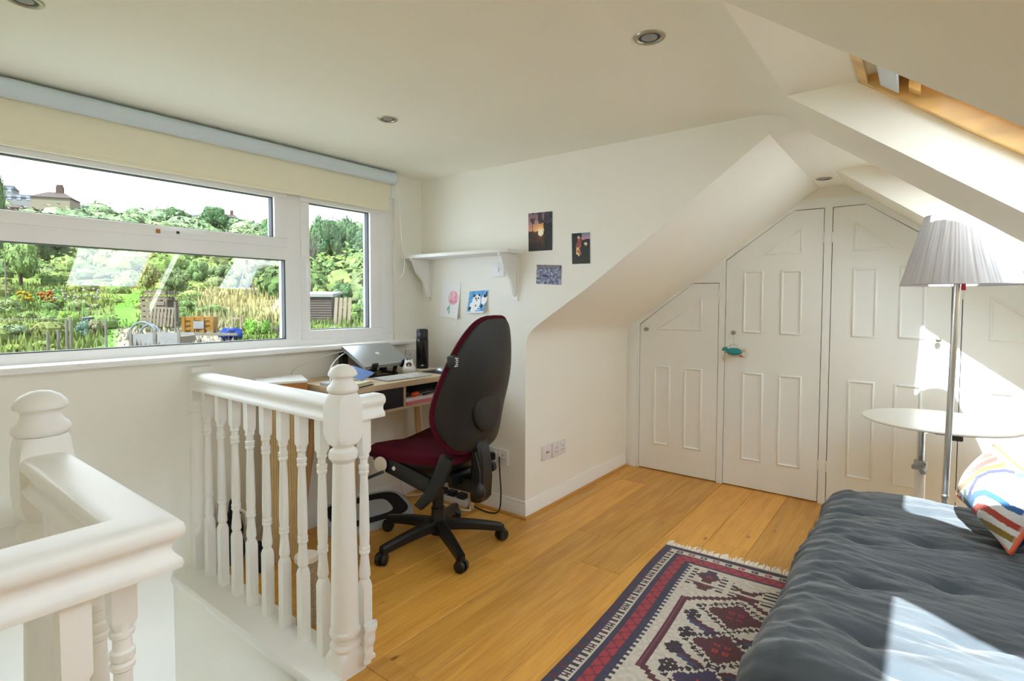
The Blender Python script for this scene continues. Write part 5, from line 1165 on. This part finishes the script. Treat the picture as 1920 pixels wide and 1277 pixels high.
BUSH = [
 (90, 34, 0, 26, 34, 'spiky', (92, 146, 62), 'broad leaved squash plant beside the orange flowers'),
 (15, 30, 0, 30, 30, 'loose', (116, 136, 76), 'loose green bush at the left edge of the lower pane'),
 (60, 27, 0, 26, 22, 'round', (118, 144, 72), 'low rounded bush below the orange flowers'),
 (150, 30, 0, 34, 28, 'loose', (134, 148, 92), 'pale bush dotted with white flowers'),
 (127, 25, 0, 20, 34, 'round', (128, 162, 52), 'bright yellow green bush above the dark water butt'),
 (152, 22, 0, 17, 36, 'loose', (96, 128, 104), 'blue green leafy shrub by the fence posts'),
 (180, 22.5, 0, 20, 34, 'round', (124, 124, 84), 'brownish shrub by the fence posts'),
 (18, 22, 0, 34, 34, 'round', (112, 132, 92), 'grey green bush at the lower left window corner'),
 (75, 19.5, 0, 24, 22, 'loose', (140, 162, 74), 'lime green plants at the foot of the fence posts'),
 (20, 19, 0, 34, 24, 'spiky', (150, 172, 74), 'tall lime grass clump at the lower left window edge'),
 (205, 50, 0, 26, 22, 'round', (116, 130, 76), 'low hedge bush at the top of the mown path'),
 (290, 45, 0, 24, 52, 'tree2', (110, 118, 62), 'olive bush beside the reflection in the lower pane'),
 (330, 42, 0, 30, 52, 'round', (98, 118, 62), 'rounded olive bush above the pallets'),
 (372, 52, 0, 24, 44, 'tree', (102, 132, 68), 'green bush in the middle of the far hedge'),
 (415, 50, 0, 26, 40, 'round', (106, 128, 74), 'grey green bush in the middle of the far hedge'),
 (455, 46, 0, 26, 38, 'loose', (120, 140, 74), 'pale bush near the bean poles'),
 (505, 42, 0, 28, 44, 'tree2', (112, 132, 66), 'dense bush at the right end of the lower pane'),
 (350, 30, 0, 24, 26, 'loose', (104, 134, 66), 'green bush behind the upright pallet'),
 (395, 28, 0, 30, 26, 'round', (106, 134, 68), 'green bush behind the orange crate'),
 (340, 25.5, 0, 16, 24, 'round', (96, 126, 62), 'small dark bush between pallet and orange crate'),
 (470, 21, 0, 20, 40, 'spiky', (120, 170, 60), 'upright bright green sweetcorn patch'),
 (498, 21, 0, 16, 38, 'spiky', (112, 160, 62), 'second sweetcorn clump beside the dry twigs'),
 (592, 40, 0, 24, 62, 'round', (122, 150, 66), 'yellow green bush at the left of the casement pane'),
 (625, 44, 0, 30, 66, 'tree', (88, 124, 62), 'dense mid green bush in the middle of the casement pane'),
 (668, 42, 0, 28, 70, 'tree2', (98, 132, 72), 'mid green bush right of the middle of the casement pane'),
 (600, 32, 0, 24, 44, 'loose', (132, 150, 78), 'pale bush above the shed roof'),
 (640, 33, 0, 28, 50, 'round', (80, 116, 62), 'dark green bush above the leaning planks'),
 (690, 30, 0, 26, 56, 'tree', (122, 150, 96), 'large pale green bush at the right edge of the casement'),
 (665, 26, 0, 26, 34, 'loose', (118, 148, 70), 'leafy bush right of the leaning planks'),
 (615, 28, 0, 22, 26, 'round', (128, 152, 74), 'low bush directly behind the shed'),
 (700, 22, 0, 20, 26, 'loose', (138, 158, 74), 'low yellowish bush at the lower right casement corner')]
for px, r_, dz, w_, h_, s_, tone, lab in BUSH: plant('bush', lab, 'bush', px, r_, dz, w_, h_, s_, tone, 'bushes on the allotments')
# undergrowth and hedges: leafy scrub too dense to count
mb = MB(); ucol = []; rn = random.Random(21)
def scrub(px, r_, rad, tone, n_):
    g = ground_at(px, r_); k0 = len(mb.v); mb.sphere(g+Vector((0, 0, rad*.25)), (rad*.85, rad*.85, rad*.62), 7, 5)
    for k in range(n_):
        z = rn.uniform(-.1, 1); a = rn.uniform(0, 6.28); s_ = math.sqrt(max(0, 1-z*z)); n = Vector((s_*math.cos(a), s_*math.sin(a), z)); q = rn.uniform(.85, 1.15)
        p = g+Vector((n.x*rad*q, n.y*rad*q, rad*.25+n.z*rad*.75*q)); t1 = n.cross(Vector((rn.uniform(-1, 1), rn.uniform(-1, 1), rn.uniform(-1, 1)))).normalized(); t2 = (n.cross(t1)+n*rn.uniform(-.4, .8)).normalized(); w_ = rad*rn.uniform(.10, .22)
        i0 = len(mb.v); mb.v += [p-t1*w_*.5, p+t2*w_*.9, p+t1*w_*.5, p-t2*w_*.5]; mb.f.append((i0, i0+1, i0+2, i0+3))
    for k in range(k0, len(mb.v)):
        f_ = rn.uniform(.8, 1.22); ucol.append(tuple(min(255, x*f_) for x in tone))
TON = [(104, 132, 66), (92, 118, 62), (122, 140, 78), (84, 108, 60), (116, 130, 84), (134, 150, 80), (112, 120, 70)]
for k in range(95):           # among the plots
    px = rn.uniform(-25, 720); r_ = 19+40*rn.random()
    qx, qy = pj(ground_at(px, r_))
    if 195+(640-qy)*.35 < qx < 265-(qy-560)*.1 and qy > 545: continue
    if 225 < qx < 450 and r_ < 24 or 365 < qx < 545 and 548 < qy < 602 or 560 < qx < 660 and r_ < 27: continue
    scrub(px, r_, rn.uniform(.25, .6)*(.55+r_/50), rn.choice(TON), 90)
for k in range(150):          # hedges and woodland climbing to the ridge
    r_ = rn.uniform(58, 120); px = rn.uniform(-25, 860); scrub(px, r_, rn.uniform(1.2, 2.6)*(.5+r_/110), mixc(rn.choice(TON), (112, 134, 104), (r_-50)/120), 80)  # distance haze mixed into the leaf tone
for k in range(120):
    r_ = rn.uniform(120, 235); px = rn.uniform(-25, 720); scrub(px, r_, rn.uniform(2.2, 4.2), mixc(rn.choice(TON), (128, 146, 124), .6), 40)  # haze of the far ridge mixed into the tone
for k in range(110):          # thicket behind the casement
    r_ = rn.uniform(34, 70); px = rn.uniform(556, 860); scrub(px, r_, rn.uniform(1.2, 2.6), rn.choice(TON), 110)
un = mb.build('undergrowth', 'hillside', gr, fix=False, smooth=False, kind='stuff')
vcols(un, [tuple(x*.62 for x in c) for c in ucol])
# flower clumps
for i, (px, r_, m_, lab) in enumerate(((47, 31.5, 'flower_yellow', 'clump of yellow flowers in the left garden'), (86, 31.4, 'flower_orange', 'clump of orange flowers beside the yellow ones'), (140, 27.5, 'flower_white', 'scatter of white flowers over the pale bush'))):
    g = ground_at(px, r_); mb = MB(); n_f = 26
    for k in range(n_f):
        dx_ = random.uniform(-.32, .32)*(3 if i == 2 else 1); mb.sphere(g+Vector((dx_*CR.x, dx_*CR.y, random.uniform(.35, .8)+(.35 if i == 2 else 0)))+Vector((random.uniform(-.1, .1), 0, 0)), .07 if i < 2 else .045, 6, 5)
    e = thing('flower_clump', lab, 'flowers', g); fo2 = mb.build('blooms', m_, e); fo2['kind'] = 'stuff'
    mb = MB()
    for k in range(10): a = g+Vector((random.uniform(-.3, .3), random.uniform(-.2, .2), -.1)); mb.tube([a, a+Vector((0, 0, .7))], .02, 5)
    s2 = mb.build('stems', 'leaf', e); s2.color = (*elin((110, 150, 70)), 1)
# bare twigs
def twig(name, lab, px, r_, h_px, w_px, m_, n_=16):
    g = ground_at(px, r_); hh, hw = size(h_px, r_, px), size(w_px, r_, px); mb = MB(); mb.tube([g-Vector((0, 0, .1)), g+Vector((0, 0, hh*.45))], .02*hh, 6)
    for k in range(n_):
        a = random.uniform(0, 6.28); b0 = g+Vector((0, 0, hh*random.uniform(.12, .45))); e_ = g+Vector((math.cos(a)*hw*random.uniform(.4, 1), math.sin(a)*hw*random.uniform(.4, 1), hh*random.uniform(.6, 1)))
        mb.tube([b0, (b0+e_)/2+Vector((0, 0, .05*hh)), e_], [.011*hh, .008*hh, .004*hh], 5)
    mb.build(name, m_, at=g, label=lab, cat='tree')
twig('bare_tree', 'leafless grey tree among the casement trees', 588, 58, 84, 22, 'twig', 22)
twig('bare_shrub', 'dry twiggy shrub beside the sweetcorn at the pane corner', 520, 20, 34, 16, 'twig', 22)
# shed, planks, pallets, crate, hoops
def placed(name, lab, cat, px, r_, rz=None):
    g = ground_at(px, r_); return thing(name, lab, cat, g, (YAW-R(90)+R(0)) if rz is None else rz, local=True)
S_ = size(1, 25, 600)
sd_ = placed('shed', 'small grey slatted shed with a white roof outside the casement', 'shed', 596, 25); w2 = size(26, 25, 596); hs = size(46, 25, 596)
MB().box(-w2, w2*1.0, 0, 1.2, -.3, hs).build('walls', 'shed_grey', sd_, smooth=False)
for k in range(10): MB().prism([(-.05, .02+k*hs/10), (0, .02+k*hs/10), (0, .02+(k+.8)*hs/10), (-.02, .02+(k+.8)*hs/10)], 'x', -w2, w2).build('slat', 'shed_grey', sd_, smooth=False)
MB().prism([(-.15, hs), (1.3, hs+.18), (1.3, hs+.26), (-.15, hs+.12)], 'x', -w2-.15, w2+.1).build('roof', 'white_render', sd_, smooth=False)
for k in range(4):
    px = 628+k*8.5; g = ground_at(px, 24.5); h2 = size(47, 24.5, px); w3 = size(3., 24.5, px)
    e = thing('plank', ('first', 'second', 'third', 'last')[k]+' of four pale planks leaning upright right of the shed, counted from the shed', 'plank', g, YAW-R(90), group='planks leaning by the shed', local=True)
    MB().box(-w3, w3, -.03, .03, -.15, h2).xf(Matrix.Rotation(R(-4), 4, 'X') @ Matrix.Rotation(R(3), 4, 'Y')).build('board', 'plank_pale', e, smooth=False)
def pallet(name, lab, px, r_, w_px, up, dz, tilt=0.):
    g = ground_at(px, r_)+Vector((0, 0, dz)); w_ = size(w_px, r_, px); e = thing(name, lab, 'pallet', g, YAW-R(90)+tilt, local=True, group='weathered pallets in the plot')
    m_ = Matrix.Rotation(R(80), 4, 'X') if up else Matrix.Identity(4)
    for k in range(7): MB().box(-w_+k*2*w_/6.7, -w_+k*2*w_/6.7+.16*w_, -.0, w_*1.6, .10, .13).xf(m_).build('slat', 'pallet_wood', e, smooth=False)
    for y in (.02, w_*.8, w_*1.5): MB().box(-w_, w_, y, y+.08, 0, .10).xf(m_).build('bearer', 'pallet_wood', e, smooth=False)
pallet('pallet', 'weathered pallet stood upright behind the hoop tunnel', 305, 23, 22, True, .1)
pallet('pallet', 'lower of two weathered pallets lying on the stack', 287, 24, 23, False, 1.0, .2)
pallet('pallet', 'topmost weathered pallet lying on the stack', 289, 24.1, 21, False, 1.2, -.1)
blk = placed('compost_bay', 'slatted timber compost bay under the stacked pallets', 'compost bay', 287, 24); w_ = size(21, 24, 287)
for k in range(6): MB().box(-w_, w_, -.02, .02, -.2+k*.2, -.05+k*.2).build('board', 'pallet_wood', blk, smooth=False)
for x in (-w_, w_): MB().box(x-.05, x+.05, .02, .10, -.2, 1.0).build('post', 'pallet_wood', blk, smooth=False)
MB().box(-w_, w_, .8, .86, -.2, 1.0).build('back_board', 'pallet_wood', blk, smooth=False)
cr_ = placed('crate', 'orange slatted crate with a white label on the plot', 'crate', 370, 21.5, YAW-R(90)+.25); w_ = size(24, 21.5, 370); h_ = size(36, 21.5, 370)
for k in range(4): MB().box(-w_, w_, -.03, 0, k*h_/4+.02, k*h_/4+h_/4*.62).build('slat', 'crate_orange', cr_, smooth=False)
for x in (-w_, -w_*.35, w_*.35, w_): MB().box(x-.05, x+.05, -.055, -.03, 0, h_).build('batten', 'crate_orange', cr_, smooth=False)
MB().box(-w_, w_, 0.002, .7, .02, h_*.96).build('inner_box', 'crate_orange', cr_, smooth=False)
MB().box(-.12, .2, -.075, -.057, h_*.35, h_*.75).build('label', 'white_render', cr_, smooth=False)
for k, (px, r_, wpx) in enumerate(((266, 20.6, 30), (280, 21.3, 22))):
    g = ground_at(px, r_); w_ = size(wpx, r_, px); pts = [g+Vector((CR.x*w_*math.cos(a), CR.y*w_*math.cos(a), -.1+w_*1.35*math.sin(a))) for a in [R(180*i/20) for i in range(21)]]
    MB().tube(pts, .035, 8).build('hoop', 'hoop', label=('larger pale blue cloche hoop at the front of the plot' if k == 0 else 'smaller pale blue cloche hoop behind the larger one'), cat='hoop', at=g)
rbd = placed('raised_bed', 'white edged raised bed covered with netting at the pane bottom', 'raised bed', 290, 18.6, YAW-R(90)+.05); w_ = size(44, 18.6, 290)
MB().box(-w_, w_, -.03, 0, 0, .42).build('front_board', 'white_render', rbd, smooth=False); MB().box(-w_, w_, .8, .83, 0, .42).build('back_board', 'white_render', rbd, smooth=False)
for x in (-w_, 0, w_): MB().box(x-.04, x+.04, -.06, -.03, -.1, .55).build('post', 'fence_wood', rbd, smooth=False)
MB().box(-w_, w_, 0, .8, .05, .34).build('soil', 'pallet_wood', rbd, smooth=False)
MB().box(-w_, w_*2.6, 1.2, 1.26, .30, .38).build('rail', 'fence_wood', rbd, smooth=False)
bs = blob((0, 0, .25), (.35, .25, .2), 5, .5, flat=False); g = ground_at(432, 19.6); bs.v = [v+g for v in bs.v]; bs.build('tarpaulin', 'blue_sheet', label='crumpled blue sheet on the plot beside the timber frame', cat='sheet', at=g)
fw = placed('timber_frame', 'slender timber frame left of the sweetcorn', 'frame', 443, 20); h_ = size(44, 20, 443); w_ = size(8, 20, 443)
for x in (-w_, w_): MB().box(x-.03, x+.03, -.03, .03, -.1, h_).build('upright', 'plank_pale', fw, smooth=False)
MB().box(-w_, w_, -.028, .028, h_-.08, h_-.02).build('crossbar', 'plank_pale', fw, smooth=False)
wbt = placed('water_butt', 'dark blue grey water tank in the left garden', 'water tank', 168, 24); MB().lathe([(0, -.1), (.20, -.1), (.22, .1), (.22, .34), (.20, .36), (0, .36)], (0, 0, 0), 20).build('drum', 'water_butt', wbt); MB().lathe([(0, .361), (.23, .361), (.23, .385), (0, .39)], (0, 0, 0), 20).build('lid', 'hoop', wbt)
bp_ = placed('bean_poles', 'wigwam of bean poles in the far hedge', 'bean poles', 463, 40)
for k in range(6): a = k*math.pi/3; MB().tube([(math.cos(a)*.7, math.sin(a)*.7, -.1), (-math.cos(a)*.1, -math.sin(a)*.1, 2.4)], .035, 6).build('pole', 'pallet_wood', bp_)
for k, (px, t_, b_, r_) in enumerate(((87, 622, 655, 17.5), (107, 618, 660, 17.6), (123, 600, 655, 18), (131, 594, 640, 18.4), (197, 597, 655, 18.2), (12, 490, 525, 33), (328, 565, 620, 21))):
    g = ground_at(px, r_); top = P(px, t_, z=0); hh = size(pj(g)[1]-t_, r_, px)
    labs = ('shortest weathered fence post at the lower left pane', 'second weathered fence post from the left pane edge', 'tallest of the grouped weathered fence posts', 'weathered fence post carrying the wire end', 'lone pale fence post beside the mown path', 'grey fence post in the left garden hedge', 'thin post right of the upright pallet')
    MB().tube([g-Vector((0, 0, .3)), g+Vector((0, 0, hh))], .032 if k < 5 else .03, 8).build('fence_post', 'fence_wood', label=labs[k], cat='post', group='fence posts', at=g)
a = ground_at(-20, 18.4); b_ = ground_at(131, 18.4); hh = size(pj(b_)[1]-597, 18.4, 131)
MB().tube([a+Vector((0, 0, hh)), b_+Vector((0, 0, hh))], .011, 6).build('fence_wire', 'white_render', label='pale fence wire running to the grouped posts', cat='wire', at=a)
# houses on the ridge
def house(px, r_, w_px, h_px, roof_px, wall, roof, lab, windows=0, hip=.35, chim=False, dz=0.):
    g = ground_at(px, r_)+Vector((0, 0, dz)); w_, h_, rf = size(w_px, r_, px), size(h_px, r_, px), size(roof_px, r_, px)
    e = thing('house', lab, 'house', g, YAW-R(90)+R(20), local=True, group='houses on the ridge'); d = w_*.8
    MB().box(-w_, w_, 0, d*2, -6, h_).build('walls', wall, e, smooth=False)
    ov = w_*.08; q = [(-w_-ov, -ov), (w_+ov, -ov), (w_+ov, 2*d+ov), (-w_-ov, 2*d+ov)]
    vs = [(x, y, h_) for x, y in q]+[(-w_*(1-hip*2), d, h_+rf), (w_*(1-hip*2), d, h_+rf)]
    rfo = MB().add(vs, [(0, 1, 5, 4), (1, 2, 5), (2, 3, 4, 5), (3, 0, 4), (3, 2, 1, 0)]).build('roof', roof, e, smooth=False)
    if chim:
        MB().box(w_*.05, w_*.42, d*.8, d*1.1, h_+rf*.5, h_+rf*1.75).build('chimney', 'brick', rfo, smooth=False)
        for k in range(4): MB().lathe([(.2, 0), (.16, .5)], (w_*.10+k*w_*.09, d*.95, h_+rf*1.75), 8).build('chimney_pot', 'brick', rfo)
    for k in range(windows):
        x = -w_*.7+k*1.4*w_/max(1, windows-1); f = MB().box(x-.55, x+.55, -.06, .05, h_*.45, h_*.45+1.3).build('window', 'white_render', e, smooth=False); MB().box(x-.42, x+.42, -.09, -.06, h_*.45+.12, h_*.45+1.18).build('pane', 'slate', f, smooth=False)
house(100, 172, 30, 24, 14, 'render_cream', 'roof_tile', 'cream house with hipped tile roof and wide chimney on the ridge', 0, .3, True, 2.)
house(42, 205, 20, 9, 8, 'white_render', 'roof_slate', 'white house with grey slate roof left of the cream house', 3, .1, False, 2.)
house(12, 215, 15, 10, 9, 'white_render', 'roof_slate', 'white house with slate roof at the extreme left of the ridge', 2, .1, False, 3.5)
house(27, 180, 14, 4, 7, 'brick', 'roof_tile', 'low dark roofed house below the white houses', 0, .1, False, 1.)
house(365, 215, 18, 5, 5, 'white_render', 'roof_slate', 'low pale house between the skyline trees', 3, .1, False, 1.)
house(432, 210, 14, 8, 7, 'brick', 'roof_tile', 'brown house right of the domed oak', 0, .2, True, 1.)
